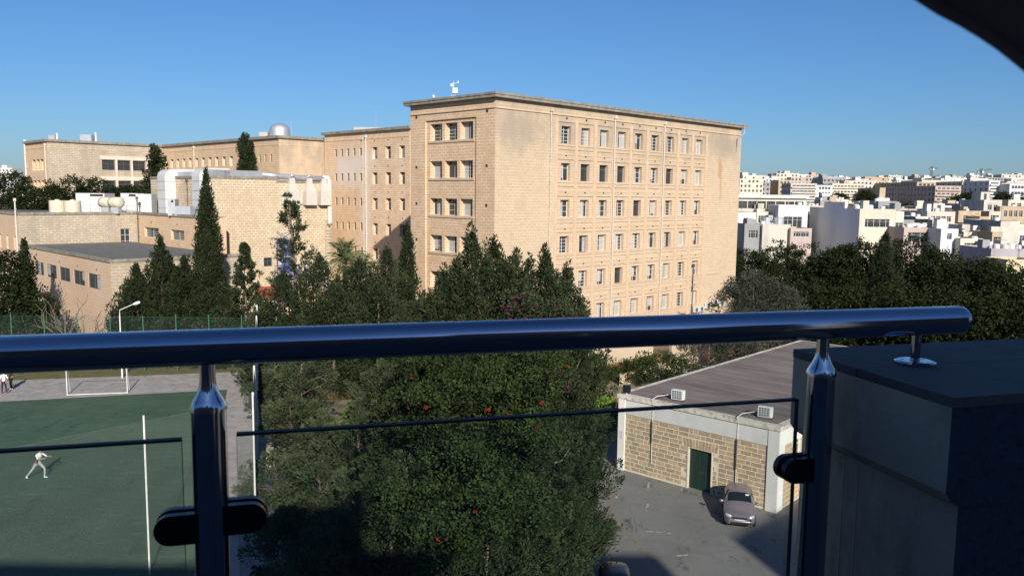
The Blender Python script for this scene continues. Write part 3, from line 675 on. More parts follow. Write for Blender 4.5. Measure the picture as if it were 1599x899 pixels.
# ---------------------------------------------------------------- far wing E + F (L-shaped range with a silver dome)
def far_wing():
    Ec = Vector((-34.6, 122.8, 0)); Lb = 7.5; La = 41.9; jn = Ec-dA*La; Lf = 19.2; Fl = jn-dB*Lf; zr = 24.85
    t = thing('far_wing', tuple(Ec), 'long low orange limestone wing in the background with a silver dome on its roof', 'building')
    EB = Wall(Ec, math.pi/4); EA = Wall(jn, -math.pi/4); FB_ = Wall(Fl, math.pi/4); FA_ = Wall(Fl-dA*12.4, -math.pi/4)
    mb = MB(); wallgrid(mb, EB, 0, Lb, 0, zr, []); mb.build('wall', M['stone_b'], t)
    holes = []; wins = []
    for k in range(3):
        zt = 22.55-FLOOR*k
        for q in range(11):
            a = .6+q*2.55; holes.append((a, a+1.15, zt-1.5, zt, .5)); wins.append((a, a+1.15, zt-1.5, zt, 'pair'))
        for q in range(6):
            a = 30.6+q*1.72; holes.append((a, a+.55, zt-1.1, zt, .2)); wins.append((a, a+.55, zt-1.1, zt, 'plain'))
    mb = MB(); wallgrid(mb, EA, 0, La, 0, zr, holes); mb.build('wall', M['stone_a'], t)
    for a, b_, zb, zt, st in wins: add_window(t, EA, a, b_, zb, zt, .4 if st == 'pair' else .15, st, rw.choice((0, .5)) if st == 'pair' else 0)
    drainpipe(t, EA, 13.2, .2, 24.6, M['pipe_white'], .07)
    # F: grey weathered wall with ribbon windows in whitish frames
    holes = []; wins = []
    for k in range(3):
        zt = 22.15-FLOOR*k
        for q in range(4):
            a = 8.55+q*2.62; holes.append((a, a+2.15, zt-1.75, zt, .35)); wins.append((a, a+2.15, zt-1.75, zt))
    mb = MB(); wallgrid(mb, FB_, 0, Lf, 0, zr, holes); mb.build('wall', M['stone_g'], t)
    for a, b_, zb, zt in wins:
        add_window(t, FB_, a, b_, zb, zt, .3, 'band', 0)
        mb = MB(); strip_box(mb, FB_, b_+.06, b_+.41, zb-1.75, zt+.1, .002, .1); mb.build('mullion', M['trim_white'], t)
    for k in range(3):
        zt = 22.15-FLOOR*k; mb = MB(); strip_box(mb, FB_, 8.2, Lf-.02, zt+.1, zt+.75, .002, .12); mb.build('lintel_band', M['trim_white'], t)
    holes = []; wins = []
    for k in range(4):
        zt = 22.0-FLOOR*k
        for q in range(3):
            a = 3.6+q*2.25; holes.append((a, a+1.8, zt-1.9, zt, .6)); wins.append((a, a+1.8, zt-1.9, zt))
    mb = MB(); wallgrid(mb, FA_, 0, 12.4, 0, zr, holes); mb.build('wall', M['stone_a'], t)
    for a, b_, zb, zt in wins: add_window(t, FA_, a, b_, zb, zt, .55, 'pair', .5)
    drainpipe(t, FA_, 11.5, .2, 24.6, M['pipe_white'], .09)
    drainpipe(t, FA_, .35, .2, 25.6, M['pipe_white'], .16, .2)
    # footprints for roof slabs (two oblongs) and closing walls
    f1 = [jn+dB*.0, Ec, Ec+dB*14, jn+dB*14]; f2 = [Fl-dA*12.4, Fl, jn, jn-dA*12.4]
    f2b = [jn-dA*12.4, jn, jn+dB*14, jn+dB*14-dA*12.4]
    for f in (f1, f2):
        MB().prism(offset_poly(f, .35), zr, zr+.4).build('roof', M['slab'], t)
    a, b_ = f1[1]+dB*Lb, f1[2]; W = Wall(a, math.pi/4); mb = MB(); wallgrid(mb, W, 0, (b_-a).length, 0, zr, []); mb.build('wall', M['stone_b'], t)
    for W, L in ((EA, La), (FB_, Lf), (FA_, 12.4), (EB, Lb)):
        mb = MB(); strip_box(mb, W, 0, L, 23.85, 23.93, .002, .05); mb.build('string_course', M['trim'], t)
    # silver dome
    q = at(437, 214, 127); dm = thing('silver_dome', (q.x, q.y, zr+.4), 'shiny silver observatory-like dome on the far wing roof', 'dome'); r = 1.55
    mb = MB(); mb.lathe([(r, 0), (r, .9)]+[(r*math.cos(a), .9+r*.78*math.sin(a)) for a in np.linspace(0, math.pi/2, 9)], (q.x, q.y, zr+.41), 24); mb.build('shell', M['chrome_dome'], dm, smooth=True)
    mb = MB(); mb.box((q.x-2.9, q.y-.9, zr+.41), (q.x-1.62, q.y+.9, zr+1.05)); mb.build('plinth', M['roof_pale'], dm)
    mb = MB(); mb.tube([(q.x+1.75, q.y, zr+.41), (q.x+1.75, q.y, zr+2.9)], .03, 6); mb.build('mast', M['galv'], dm)
    for px, lab, w, h in ((138, 'grey ribbed box unit on the far wing roof', 1.5, 1.2), (83, 'small pale tank on the left end of the far wing roof', .8, .9)):
        q = at(px, 222, 146 if px > 100 else 143.5); u = thing('roof_unit', (q.x, q.y, zr+.4), lab, 'roof unit')
        mb = MB(); mb.box((q.x-w*.7, q.y-w/2, zr+.42), (q.x+w*.6, q.y+w/2, zr+.42+h)); mb.build('case', M['galv'], u)
        mb = MB(); mb.tube([(q.x+w*.9, q.y, zr+.42), (q.x+w*.9, q.y, zr+.5+h*1.3)], .18, 8); mb.build('flue', M['duct_white'], u)
far_wing()
# ---------------------------------------------------------------- theatre block D with ducts
def theatre():
    c = Vector((-38.43, 105.57, 0)); LB_ = 17.45; LAx = 19.5; zr = 18.75
    t = thing('buff_hall', tuple(c), 'windowless buff block hall with white ducts and hoods, behind the pointed cypress', 'building')
    B = Wall(c, math.pi/4); A = Wall(c-dA*LAx, -math.pi/4); sJ = 9.1
    mb = MB(); wallgrid(mb, B, 0, sJ, 0, zr, [(7.0, 8.25, 6.95, 8.15, .25)]); mb.build('wall', M['stone_d'], t)
    add_window(t, B, 7.0, 8.25, 6.95, 8.15, .2, 'band', 0)
    B2 = Wall(c+dB*sJ-B.n*.25, math.pi/4); mb = MB(); wallgrid(mb, B2, 0, LB_-sJ, 0, zr-.35, []); mb.build('wall', M['stone_d'], t)
    mb = MB(); wallgrid(mb, A, 0, LAx, 0, zr, []); mb.build('wall', M['stone_dl'], t)
    far = Wall(c+dB*LB_, math.pi*.75); mb = MB(); wallgrid(mb, far, 0, 12, 0, zr-.35, []); mb.build('wall', M['stone_d'], t)
    mb = MB(); mb.prism([c+dB*.0, c+dB*sJ, c+dB*sJ-dA*LAx, c-dA*LAx], zr, zr+.12); r = mb.build('roof', M['roofgrey'], t)
    mb = MB(); mb.prism([c+dB*(sJ+.01)-B.n*.25, c+dB*LB_-B.n*.25, c+dB*LB_-dA*12, c+dB*(sJ+.01)-dA*12], zr-.35, zr-.22); mb.build('roof', M['roofgrey'], t)
    for W, L, z in ((B, sJ, zr), (A, LAx, zr), (B2, LB_-sJ, zr-.35)):
        mb = MB(); strip_box(mb, W, 0 if W is not B else -.1, L, z-.13, z+.18, .002, .1); mb.build('coping', M['slab'], t)
    # galvanised trunking along the parapet
    mb = MB(); strip_box(mb, B, -.3, 7.2, zr+.19, zr+.95, -1.3, -.2); mb.build('trunking', M['galv'], t)
    mb = MB(); mb.tube([B.P(7.2, zr+.5, -.5), B.P(9.4, zr+.35, -.3), B.P(12, zr+.2, -.15), B.P(16.9, zr+.12, -.05)], .36, 12); mb.build('trunking', M['galv'], t, smooth=True)
    for k, s in enumerate((11.35, 14.05, 16.35)):     # three tapering hoods with feeder pipes
        o = s-sJ; mb = MB()
        ring = [(.38, zr+.15), (.42, zr-.5), (.78, zr-1.6), (.86, zr-3.55)]
        for (w0, z0), (w1, z1) in zip(ring[:-1], ring[1:]):
            f0, f1 = .2+w0*.9, .2+w1*.9
            q0 = [B2.P(o-w0, z0, .02), B2.P(o+w0, z0, .02), B2.P(o+w0, z0, f0), B2.P(o-w0, z0, f0)]; q1 = [B2.P(o-w1, z1, .02), B2.P(o+w1, z1, .02), B2.P(o+w1, z1, f1), B2.P(o-w1, z1, f1)]
            for i in range(4): mb.face([q0[i], q0[(i+1) % 4], q1[(i+1) % 4], q1[i]])
        mb.face(q1); mb.build('hood', M['hood'], t)
        mb = MB(); mb.tube([B2.P(o-.15, zr+.2, .35), B2.P(o, zr+.5, .42), B2.P(o+.3, zr+.5, .42), B2.P(o+.5, zr+.1, .3)], .2, 8); mb.build('feeder_pipe', M['galv'], t, smooth=True)
        mb = MB(); strip_box(mb, B2, o-1.5, o-1.1, zr-3.4, zr-1.9, .004, .3); mb.build('side_box', M['hood'], t)
    s = 17.25-sJ; mb = MB(); mb.tube([B2.P(s-.9, zr+.35, .3), B2.P(s-.25, zr+.3, .35), B2.P(s, zr-.2, .4), B2.P(s+.05, zr-5.9, .4), B2.P(s+.05, zr-6.3, .3)], .36, 12); mb.build('down_duct', M['duct_white'], t, smooth=True)
    mb = MB()
    for dx in (-.75, .1): mb.tube([B2.P(s+dx, .5, .45), B2.P(s+dx, zr-5.5, .45)], .045, 6)
    z = 1.
    while z < zr-5.6: mb.tube([B2.P(s-.75, z, .45), B2.P(s+.1, z, .45)], .03, 6); z += .45
    mb.build('ladder', M['galv'], t)
    # large ducts climbing face A from the plant roof
    for a, w in ((12.9-6.75, 2.5), (13.0+4.1, 2.2)):
        mb = MB(); n = 6
        prof = [(13.6, .05, 1.75), (zr-.6, .05, 1.75)]
        for k in range(1, n+1):
            an = math.pi/2*k/n; prof.append((zr-.6+1.75*math.sin(an)*.95, .05-0., 1.75*math.cos(an)-.0))
        # side silhouette as a polygon in (out, z): vertical leg that bends back over the roof
        pts = [(0.03, 13.6), (1.5, 13.6), (1.5, zr+.1)]+[(1.5-1.3*(1-math.cos(x)), zr+.1+1.05*math.sin(x)) for x in np.linspace(.25, math.pi/2, 5)]+[(-2.6, zr+1.15), (-2.6, zr+.22), (-.02, zr+.2), (.03, zr-.1)]
        for i in range(len(pts)):
            (o0, z0), (o1, z1) = pts[i], pts[(i+1) % len(pts)]
            mb.face([A.P(a, z0, o0), A.P(a+w, z0, o0), A.P(a+w, z1, o1), A.P(a, z1, o1)])
        for e in (a, a+w): mb.face([A.P(e, z_, o_) for o_, z_ in pts])
        mb.build('climbing_duct', M['duct_white'], t)
        for z in (14.6, 15.8, 17.0, 18.2):
            mb = MB(); strip_box(mb, A, a-.04, a+w+.04, z, z+.06, .02, 1.54); mb.build('duct_flange', M['galv'], t)
    mb = MB(); strip_box(mb, A, 8.9, 12.6, zr+.19, zr+.75, -1.3, -.2); mb.build('trunking', M['galv'], t)
    drainpipe(t, A, 12.4, 13.5, zr-.2, M['pipe_dark'], .06, .1)
    # blue steel stair beside the hall
    st = thing('steel_stair', tuple(B2.P(.2, 0, 1)), 'blue steel escape stair at the side of the buff hall', 'stair')
    for dx, dy in ((-.3, .6), (1.4, .6), (-.3, 1.9), (1.4, 1.9)):
        mb = MB(); mb.tube([B2.P(dx, .2, dy), B2.P(dx, 10.6, dy)], .09, 6); mb.build('column', M['blue_steel'], st)
    for k in range(8):
        z = 2.2+k*1.2; mb = MB(); strip_box(mb, B2, -.35, 1.45, z, z+.09, .55, 1.95); mb.build('landing', M['galv'] if k % 2 else M['blue_steel'], st)
        mb = MB(); mb.tube([B2.P(-.3, z+.1, 1.9), B2.P(1.4, z+1.1, 1.9)], .05, 5); mb.tube([B2.P(1.4, z+.1, .6), B2.P(-.3, z+1.1, .6)], .05, 5); mb.tube([B2.P(-.3, z+.85, 1.95), B2.P(1.4, z+.85, 1.95)], .035, 5); mb.build('brace', M['blue_steel'], st)
    mb = MB(); strip_box(mb, B2, 1.5, 4.3, 5.9, 6.05, .5, 2.4); mb.build('platform', M['galv'], st)
    for x in (1.6, 2.9, 4.2):
        mb = MB(); mb.tube([B2.P(x, 0, 2.3), B2.P(x, 7.2, 2.3)], .07, 6); mb.build('column', M['blue_steel'], st)
    for z in (6.6, 7.15):
        mb = MB(); mb.tube([B2.P(1.5, z, 2.3), B2.P(4.3, z, 2.3)], .04, 6); mb.build('guard_rail', M['blue_steel'], st)
theatre()
# ---------------------------------------------------------------- plant range G and annex H
def plant_range():
    jn = Vector((-51.3, 112.8, 0)); nr = Vector((-61.5, 102.6, 0)); zr = 13.75
    t = thing('plant_range', tuple(nr), 'long two-storey grey and orange limestone range with tanks on its flat roof', 'building')
    Bw = Wall(nr, math.pi/4); L1 = (jn-nr).length; Aw = Wall(jn, -math.pi/4); L2 = 18.2; Lw = Wall(nr-dA*26, -math.pi/4)
    mb = MB(); wallgrid(mb, Bw, 0, L1, 0, zr, [(12.1, 13.3, 9.3, 11.75, .2)]); mb.build('wall', M['stone_g'], t)
    add_window(t, Bw, 12.1, 13.3, 9.3, 11.75, .12, 'half', 0)
    holes = [(2.22, 6.93, 10.75, 12.05, .3), (10.78, 14.81, 10.75, 12.05, .3)]
    mb = MB(); wallgrid(mb, Aw, 0, L2, 0, zr, holes); mb.build('wall', M['stone_a'], t)
    for a, b_, zb, zt, _ in holes:
        add_window(t, Aw, a, b_, zb, zt, .28, 'grid', 0)
    for s in (4.58, 12.79): vent(t, Aw, s, 12.75, .8)
    holes = []
    for q in range(6):
        a = 23.2-q*3.4; holes.append((a, a+.95, 9.2, 11.0, .45))
    mb = MB(); wallgrid(mb, Lw, 0, 26, 0, zr, holes); mb.build('wall', M['stone_h'], t)
    for a, b_, zb, zt, _ in holes: add_window(t, Lw, a, b_, zb, zt, .4, 'pair', .8)
    drainpipe(t, Aw, .3, 9.5, 16.1, M['pipe_dark'], .08); drainpipe(t, Lw, 25.2, 6, 15.8, M['pipe_white'], .09)
    for W, L in ((Bw, L1), (Aw, L2), (Lw, 26)):
        mb = MB(); strip_box(mb, W, 0, L, zr-.02, zr+.3, -.35, .12); mb.build('coping', M['slab'], t)
    for i, f in enumerate(([nr-dA*26, nr, jn, jn-dA*26], [jn-dA*1, jn+dA*L2, jn+dA*L2+dB*3.85, jn-dA*1+dB*3.85])):
        mb = MB(); mb.prism(offset_poly(f, -.05), zr-.3, zr+.04+.005*i); mb.build('roof', M['roofgrey'], t)
    Er = Wall(jn+dA*L2, math.pi/4); mb = MB(); wallgrid(mb, Er, 0, 3.85, 0, zr, []); mb.build('wall', M['stone_a'], t)
    # cream tanks and plant on the roof
    for px, lab in ((90, 'cream upright cylinder tank on the plant range roof, left of two'), (114, 'cream upright cylinder tank on the plant range roof, right of two')):
        q = at(px, 330, 108); u = thing('water_tank', (q.x, q.y, zr), lab, 'tank', 'upright cream tanks on the plant roof')
        mb = MB(); mb.lathe([(.02, 1.74), (.95, 1.72), (.98, 1.66), (.98, .0), (.98, -.02)], (q.x, q.y, zr+.05), 20); mb.build('shell', M['cream_tank'], u, smooth=False)
        mb = MB(); mb.lathe([(.3, 1.85), (.3, 1.74)], (q.x, q.y, zr+.05), 12); mb.build('lid', M['cream_tank'], u)
    for px, lab in ((166, 'cream tank lying on its side on the plant roof, rear one'), (181, 'cream tank lying on its side on the plant roof, front one')):
        q = at(px, 316, 112.5 if px < 170 else 111); u = thing('lying_tank', (q.x, q.y, zr), lab, 'tank', 'lying cream tanks on the plant roof')
        z = q.z; v = Vector((.93, -.37, 0)).normalized(); c = Vector((q.x, q.y, z)); mb = MB()
        mb.tube([c-v*.95, c-v*.85, c-v*.3, c+v*.3, c+v*.85, c+v*.95], [.35, .68, .72, .72, .68, .35], 18); mb.build('shell', M['cream_tank'], u, smooth=True)
        mb = MB(); mb.box((q.x-.5, q.y-.5, zr+.05), (q.x+.5, q.y+.5, z-.66)); mb.build('stand', M['galv'], u)
    def plantbox(px0, px1, py0, py1, Y, dep, mat, lab, extra=True):
        a, b_ = at(px0, py1, Y), at(px1, py0, Y); u = thing('plant_box', (a.x, Y, zr), lab, 'plant unit')
        z0 = zr+.06; mb = MB(); mb.box((a.x, Y, z0), (b_.x, Y+dep, b_.z)); mb.build('case', mat, u)
        if extra:
            mb = MB(); n = 5
            for k in range(n):
                x = a.x+(b_.x-a.x)*(k+.5)/n; mb.box((x-.02, Y-.03, z0+.02), (x+.02, Y-.002, b_.z-.03))
            mb.build('ribs', M['duct_white'], u)
            mb = MB(); mb.box((a.x+(b_.x-a.x)*.5, Y-.04, b_.z-.42), (b_.x-.2, Y-.034, b_.z-.12)); mb.build('louvre', M['dark'], u)
    plantbox(119, 163, 302, 326, 116, 3, M['duct_white'], 'white ribbed plant housing behind the lying tanks')
    plantbox(189, 214, 302, 324, 115.2, 2.2, M['duct_white'], 'white ribbed plant cabinet left of the climbing duct')
    plantbox(215, 236, 303, 329, 114.2, 1.8, M['duct_white'], 'white slatted plant cabinet below the climbing duct', False)
    plantbox(262, 273, 311, 326, 104.5, 1.2, M['galv'], 'small grey fan unit on the plant roof')
    plantbox(273, 297, 322, 331, 103.5, 1.5, M['galv'], 'low grey duct box on the plant roof', False)
    mb = MB()
    for k in range(7):
        q = at(127+k*14, 322, 113.6); mb.tube([(q.x, 113.6, zr), (q.x, 113.6, zr+1.1)], .025, 5)
    qa, qb = at(127, 322, 113.6), at(211, 322, 113.6)
    for z in (.55, 1.1): mb.tube([(qa.x, 113.6, zr+z), (qb.x, 113.6, zr+z)], .022, 5)
    tag(mb.build('guard_railing', M['galv']), 'thin grey guard railing in front of the roof plant', 'railing')
plant_range()
def annex():
    c = Vector((-39.2, 80.0, 0)); LAx = 31.; LBx = 13.6; zr = 9.95
    t = thing('annex', tuple(c), 'low pinkish limestone annex with a row of dark square windows and a grey flat roof', 'building')
    A = Wall(c-dA*LAx, -math.pi/4); B = Wall(c, math.pi/4); holes = []
    for e0, e1 in [(3.02, 6.57), (7.73, 11.16), (12.42, 15.89), (17.02, 20.52), (21.73, 25.22), (26.78, 29.45)]:
        holes.append((LAx-e1, LAx-e0, 6.95, 8.45, .12))
    mb = MB(); wallgrid(mb, A, 0, LAx, 0, zr, holes); mb.build('wall', M['stone_h'], t)
    for a, b_, zb, zt, _ in holes: add_window(t, A, a, b_, zb, zt, .05, 'dark', rw.choice((.3, .22, 0)))
    for q in range(3): vent(t, A, LAx-4-q*5.9, 8.95, .7)
    mb = MB(); wallgrid(mb, B, 0, LBx, 0, zr, [(3.4, 4.9, 5.2, 8.0, .25)]); mb.build('wall', M['stone_g'], t)
    add_window(t, B, 3.4, 4.9, 5.2, 8.0, .18, 'pair', .9)
    f = [c, c+dB*LBx, c+dB*LBx-dA*LAx, c-dA*LAx]
    W = Wall(f[1], math.pi*.75); mb = MB(); wallgrid(mb, W, 0, LAx, 0, zr, []); mb.build('wall', M['stone_g'], t)
    mb = MB(); mb.prism(offset_poly(f, -.3), zr-.2, zr+.1); mb.build('roof', M['roofgrey'], t)
    for W, L in ((A, LAx), (B, LBx)):
        mb = MB(); strip_box(mb, W, 0, L, zr, zr+.28, -.33 if W is A else -.31, .14 if W is A else .12); mb.build('coping', M['slab'], t)
    # sheds by the trees
    q = at(415, 465, 84); s = thing('garden_shed', (q.x, 84, 0), 'small white shed with a red tiled roof among the conifers', 'shed')
    mb = MB(); mb.box((q.x-1.0, 84, 0), (q.x+1.2, 87, q.z)); mb.build('wall', M['white_wall'], s)
    mb = MB(); mb.face([(q.x-1.3, 83.7, q.z-.15), (q.x+1.5, 83.7, q.z-.15), (q.x+1.5, 85.5, q.z+1), (q.x-1.3, 85.5, q.z+1)]); mb.face([(q.x+1.5, 87.3, q.z-.15), (q.x-1.3, 87.3, q.z-.15), (q.x-1.3, 85.5, q.z+1), (q.x+1.5, 85.5, q.z+1)]); mb.build('roof', M['red_roof'], s)
annex()
# weather station on the main roof
def weather():
    q = at(708, 146, 80.5); zb = ROOF+.44; t = thing('weather_station', (q.x, q.y, zb), 'white weather station on a tripod mast on the tall block roof', 'weather station'); k = 80.5/F_PX
    P = lambda dx, dz: (q.x+dx*k, q.y, zb+dz*k)
    mb = MB(); mb.tube([P(0, 0), P(0, 26)], .03, 6); mb.build('mast', M['white_paint'], t)
    for dx, dy in ((-6, -.2), (6, -.2), (0, .35)):
        mb = MB(); mb.tube([(q.x+dx*k, q.y+dy, zb), P(0, 9)], .022, 5); mb.build('leg', M['white_paint'], t)
    mb = MB(); mb.box((q.x-1*k, q.y-.25, zb+8*k), (q.x+7*k, q.y+.25, zb+16*k)); mb.build('instrument_box', M['white_paint'], t)
    mb = MB(); mb.tube([P(-3, 21), P(5, 24), P(8, 24)], .025, 5); mb.build('cross_arm', M['white_paint'], t)
    mb = MB(); mb.lathe([(.0, .3), (.16, .28), (.16, 0), (0, 0)], P(-3, 18), 10); mb.build('rain_gauge', M['white_paint'], t)
    mb = MB(); mb.box((q.x+6.5*k, q.y-.03, zb+23*k), (q.x+8*k, q.y+.03, zb+27*k)); mb.build('wind_vane', M['white_paint'], t)
    q2 = at(677, 152, 82); u = thing('roof_lamp', (q2.x, q2.y, zb), 'small white ball fitting on the tall block roof edge', 'fitting')
    mb = MB(); mb.lathe([(0, .55), (.13, .47), (.16, .36), (.13, .25), (.05, .2), (.04, 0)], (q2.x, q2.y, zb), 10); mb.build('globe', M['white_paint'], u, smooth=True)
weather()
# ------------------------------------------------------------------ garage with its courses of stone
def garage():
    p0, p1 = Vector((6.8, 50.1, 0)), Vector((14.48, 43.11, 0)); L = (p1-p0).length; ang = math.atan2((p1-p0).y, (p1-p0).x)
    F = Wall(p0, ang); bk = -F.n; zr = 4.55; DEP = 27.
    t = thing('garage', tuple(p0), 'long flat-roofed stone garage with a dark green door and white corner pilasters', 'building')
    rb = random.Random(11); d0, d1, dz = 4.92, 6.47, 2.45
    mb = MB(); wallgrid(mb, F, 0, L, 0, zr, [(d0, d1, -.001, dz, .3)]); mb.build('wall', M['mortar'], t)
    # brick courses, each stone its own piece
    unit = []
    for m_ in BRK:
        bm = bmesh.new(); bmesh.ops.create_cube(bm, size=1); bmesh.ops.bevel(bm, geom=[e for e in bm.edges], offset=.035, segments=1, affect='EDGES')
        me = bpy.data.meshes.new('brick'); bm.to_mesh(me); bm.free(); me.materials.append(m_); unit.append(me)
    ch = .268; gap = .052; s_lo, s_hi = .47, L-.62; cnt = 0
    for r in range(13):
        z0 = .10+r*ch
        s = s_lo-(rb.uniform(.1, .5))
        while s < s_hi-.06:
            w = rb.choice((.58, .66, .72, .62, .75, .68, .30))*rb.uniform(.94, 1.06); a, b_ = max(s, s_lo), min(s+w, s_hi); s += w
            if b_-a < .10: continue
            segs = [(a, b_)]
            zt = z0+ch
            if z0 < dz-.02 and b_ > d0-.05 and a < d1+.05: segs = [(a, min(b_, d0-.05)), (max(a, d1+.05), b_)]
            elif z0 < dz+.55 and b_ > d0-.38 and a < d1+.38: segs = [(a, min(b_, d0-.40)), (max(a, d1+.40), b_)]
            for x0, x1 in segs:
                if x1-x0 < .09: continue
                c = F.P((x0+x1)/2, z0+ch/2, -.013)
                o = child('brick', rb.choice(unit), t, c, ang, (x1-x0-gap, .04, ch-gap)); cnt += 1
    n = 11                                                # flat arch of splayed stones over the door
    for k in range(n):
        u = (k+.5)/n; x = d0-.36+(d1-d0+.72)*u; o = child('voussoir', rb.choice(unit), t, F.P(x, dz+.29, -.012), ang, ((d1-d0+.72)/n-.04, .042, .50))
        o.rotation_euler = (0, (u-.5)*.55, ang)
    # plaster band under the roof, pilasters
    mb = MB(); strip_box(mb, F, .42, L-.6, 3.62, zr-.003, .002, .055); mb.build('plaster_band', M['plaster'], t)
    mb = MB(); strip_box(mb, F, -.03, .45, 0, zr-.004, .002, .09); mb.build('pilaster', M['white_wall'], t)
    mb = MB(); strip_box(mb, F, L-.58, L+.06, 0, zr-.004, .002, .09); mb.build('pilaster', M['plaster'], t)
    # door leaves
    for a, b_ in ((d0+.03, (d0+d1)/2-.008), ((d0+d1)/2+.008, d1-.03)):
        mb = MB(); strip_box(mb, F, a, b_, .03, dz-.03, -.24, -.18)
        dr = mb.build('door', M['door_green'], t)
        mb = MB(); k = a+.1
        while k < b_-.05: strip_box(mb, F, k, k+.012, .05, dz-.06, -.18, -.172); k += .15
        mb.build('board_joint', M['black_plastic'], dr)
        mb = MB(); x = b_-.1 if a < (d0+d1)/2-.2 else a+.06
        strip_box(mb, F, x, x+.04, 1.0, 1.12, -.179, -.13); mb.build('handle', M['chrome'], dr)
    mb = MB(); strip_box(mb, F, d0-.04, d0+.03, 0, dz+.02, -.16, .03); strip_box(mb, F, d1-.03, d1+.04, 0, dz+.02, -.16, .03); mb.build('door_frame', M['mortar'], t)
    # right end wall and hidden sides
    E = Wall(p1, ang+math.pi/2); mb = MB(); wallgrid(mb, E, 0, DEP, 0, zr, [(2.2, 3.0, 2.3, 3.6, .2)]); mb.build('wall', M['mortar'], t)
    add_window(t, E, 2.2, 3.0, 2.3, 3.6, .15, 'pair', 0)
    side = MB()
    for r in range(13):
        z0 = .10+r*ch; s = .72-rb.uniform(0, .4)
        while s < 9:
            w = rb.choice((.58, .66, .72, .62, .75)); a, b_ = max(.72, s), s+w; s += w
            if b_-a < .1 or (z0 > 2.0 and z0 < 3.65 and b_ > 2.1 and a < 3.1): continue
            strip_box(side, E, a+.017, b_-.017, z0+.017, z0+ch-.017, -.01, .008); side.m = 0
    side.build('end_wall_bricks', BRK[1], t, kind='stuff')
    mb = MB(); strip_box(mb, E, .0, .68, 0, zr-.005, .002, .06); mb.build('pilaster', M['white_wall'], t)
    mb = MB(); strip_box(mb, E, .68, DEP, 3.66, zr-.005, .002, .05); mb.build('plaster_band', M['white_wall'], t)
    for o_, an, LL in ((p0+bk*DEP, ang-math.pi/2, DEP), (p1+bk*DEP, ang+math.pi, L)):
        W = Wall(o_, an); mb = MB(); wallgrid(mb, W, 0, LL, 0, zr, []); mb.build('wall', M['white_wall'], t)
    # roof slab, kerb and felt with laps
    foot = [p0, p1, p1+bk*DEP, p0+bk*DEP]
    mb = MB(); mb.prism(offset_poly(foot, .13), zr, zr+.26); r = mb.build('roof', M['weather_white'], t)
    m, nt, b = newmat('brown_roof_felt'); uv = uvc(nt); p = geo_pos(nt)
    c = ramp(nt, noise(nt, p, .35, 7, .65), .3, .7, (.128, .108, .092), (.195, .167, .145))
    mp = nt.nodes.new('ShaderNodeMapping'); mp.inputs['Rotation'].default_value = (0, 0, -ang); mp.inputs['Scale'].default_value = (1, 1, 1); nt.links.new(p, mp.inputs[0])
    st_ = noise(nt, mp.outputs[0], 1.0, 6, .6, sc=(.18, 2.6, 1)); c = mixc(nt, ramp(nt, st_, .5, .72), c, (.27, .235, .205))
    st2 = noise(nt, mp.outputs[0], .5, 6, .65, sc=(.3, 1.6, 1)); c = mixc(nt, ramp(nt, st2, .54, .74), c, (.075, .064, .058))
    nt.links.new(c, b.inputs['Base Color']); b.inputs['Roughness'].default_value = .92
    k = 0; y = .30
    while y < DEP-.3:                                     # felt sheets lapped like planks across the roof
        y1 = min(y+1.35, DEP-.3); mb = MB(); z = zr+.268+.006*(k % 2)
        mb.prism([F.P(.28, 0, -y)[:2], F.P(.28, 0, -y1)[:2], F.P(L-.28, 0, -y1)[:2], F.P(L-.28, 0, -y)[:2]][::-1], zr+.2, z+.02); mb.build('felt_sheet', m, r); y = y1+.012; k += 1
    # far part of the roof, set lower and pale
    # conduit pipes
    for s in (2.45, 8.0):
        mb = MB(); mb.tube([F.P(s-.0, .9 if s < 5 else .2, .07), F.P(s, zr+.05, .07)], .026, 7); mb.build('conduit', M['pipe_white'], t)
        mb = MB(); mb.tube([F.P(s, 2.2 if s < 5 else 1.9, .10), F.P(s, 3.5 if s < 5 else 3.6, .10)], .034, 7); mb.build('conduit', M['pipe_dark'], t)
        mb = MB(); mb.tube([F.P(s, zr+.03, .07), F.P(s-.03, zr+.33, .2), F.P(s+.15, zr+.52, -.1), F.P(s+.55, zr+.58, -.75)], .026, 7); mb.build('conduit', M['pipe_white'], t, smooth=True)
        fr = 'left' if s < 5 else 'right'
        q = F.P(s+.75, 0, -.75)
        u = thing('roof_air_conditioner', (q.x, q.y, zr+.28), 'white air conditioner on the garage roof edge, %s' % ('the one nearer the white corner' if s < 5 else 'the one nearer the parapet'), 'air conditioner', 'air conditioners on the garage roof')
        # the unit faces the yard
        W = Wall(q, ang+.18)
        mb = MB(); strip_box(mb, W, 0, .76, zr+.36, zr+.93, -.30, .0); mb.build('case', M['ac_white'], u)
        mb = MB(); strip_box(mb, W, .05, .66, zr+.40, zr+.90, .002, .012); mb.build('grille', M['ac_grille'], u)
        mb = MB()
        for j in range(4): strip_box(mb, W, .06+.145*j+.12, .06+.145*j+.135, zr+.41, zr+.89, .013, .02)
        for j in range(3): strip_box(mb, W, .06, .64, zr+.54+.12*j, zr+.552+.12*j, .013, .019)
        mb.build('guard', M['ac_white'], u)
        mb = MB(); strip_box(mb, W, .05, .15, zr+.29, zr+.36, -.3, 0); strip_box(mb, W, .67, .77, zr+.29, zr+.36, -.3, 0); mb.build('foot', M['black_plastic'], u)
    q = F.P(.45, zr+.27, -.05); u = thing('flood_light', tuple(q), 'dark square flood light on the left corner of the garage roof', 'light')
    W = Wall(q, ang+.6); mb = MB(); strip_box(mb, W, -.25, .25, zr+.36, zr+.86, -.16, .0); mb.build('housing', M['black_plastic'], u)
    mb = MB(); strip_box(mb, W, -.21, .21, zr+.40, zr+.82, .002, .012); mb.build('lens', M['car_glass'], u)
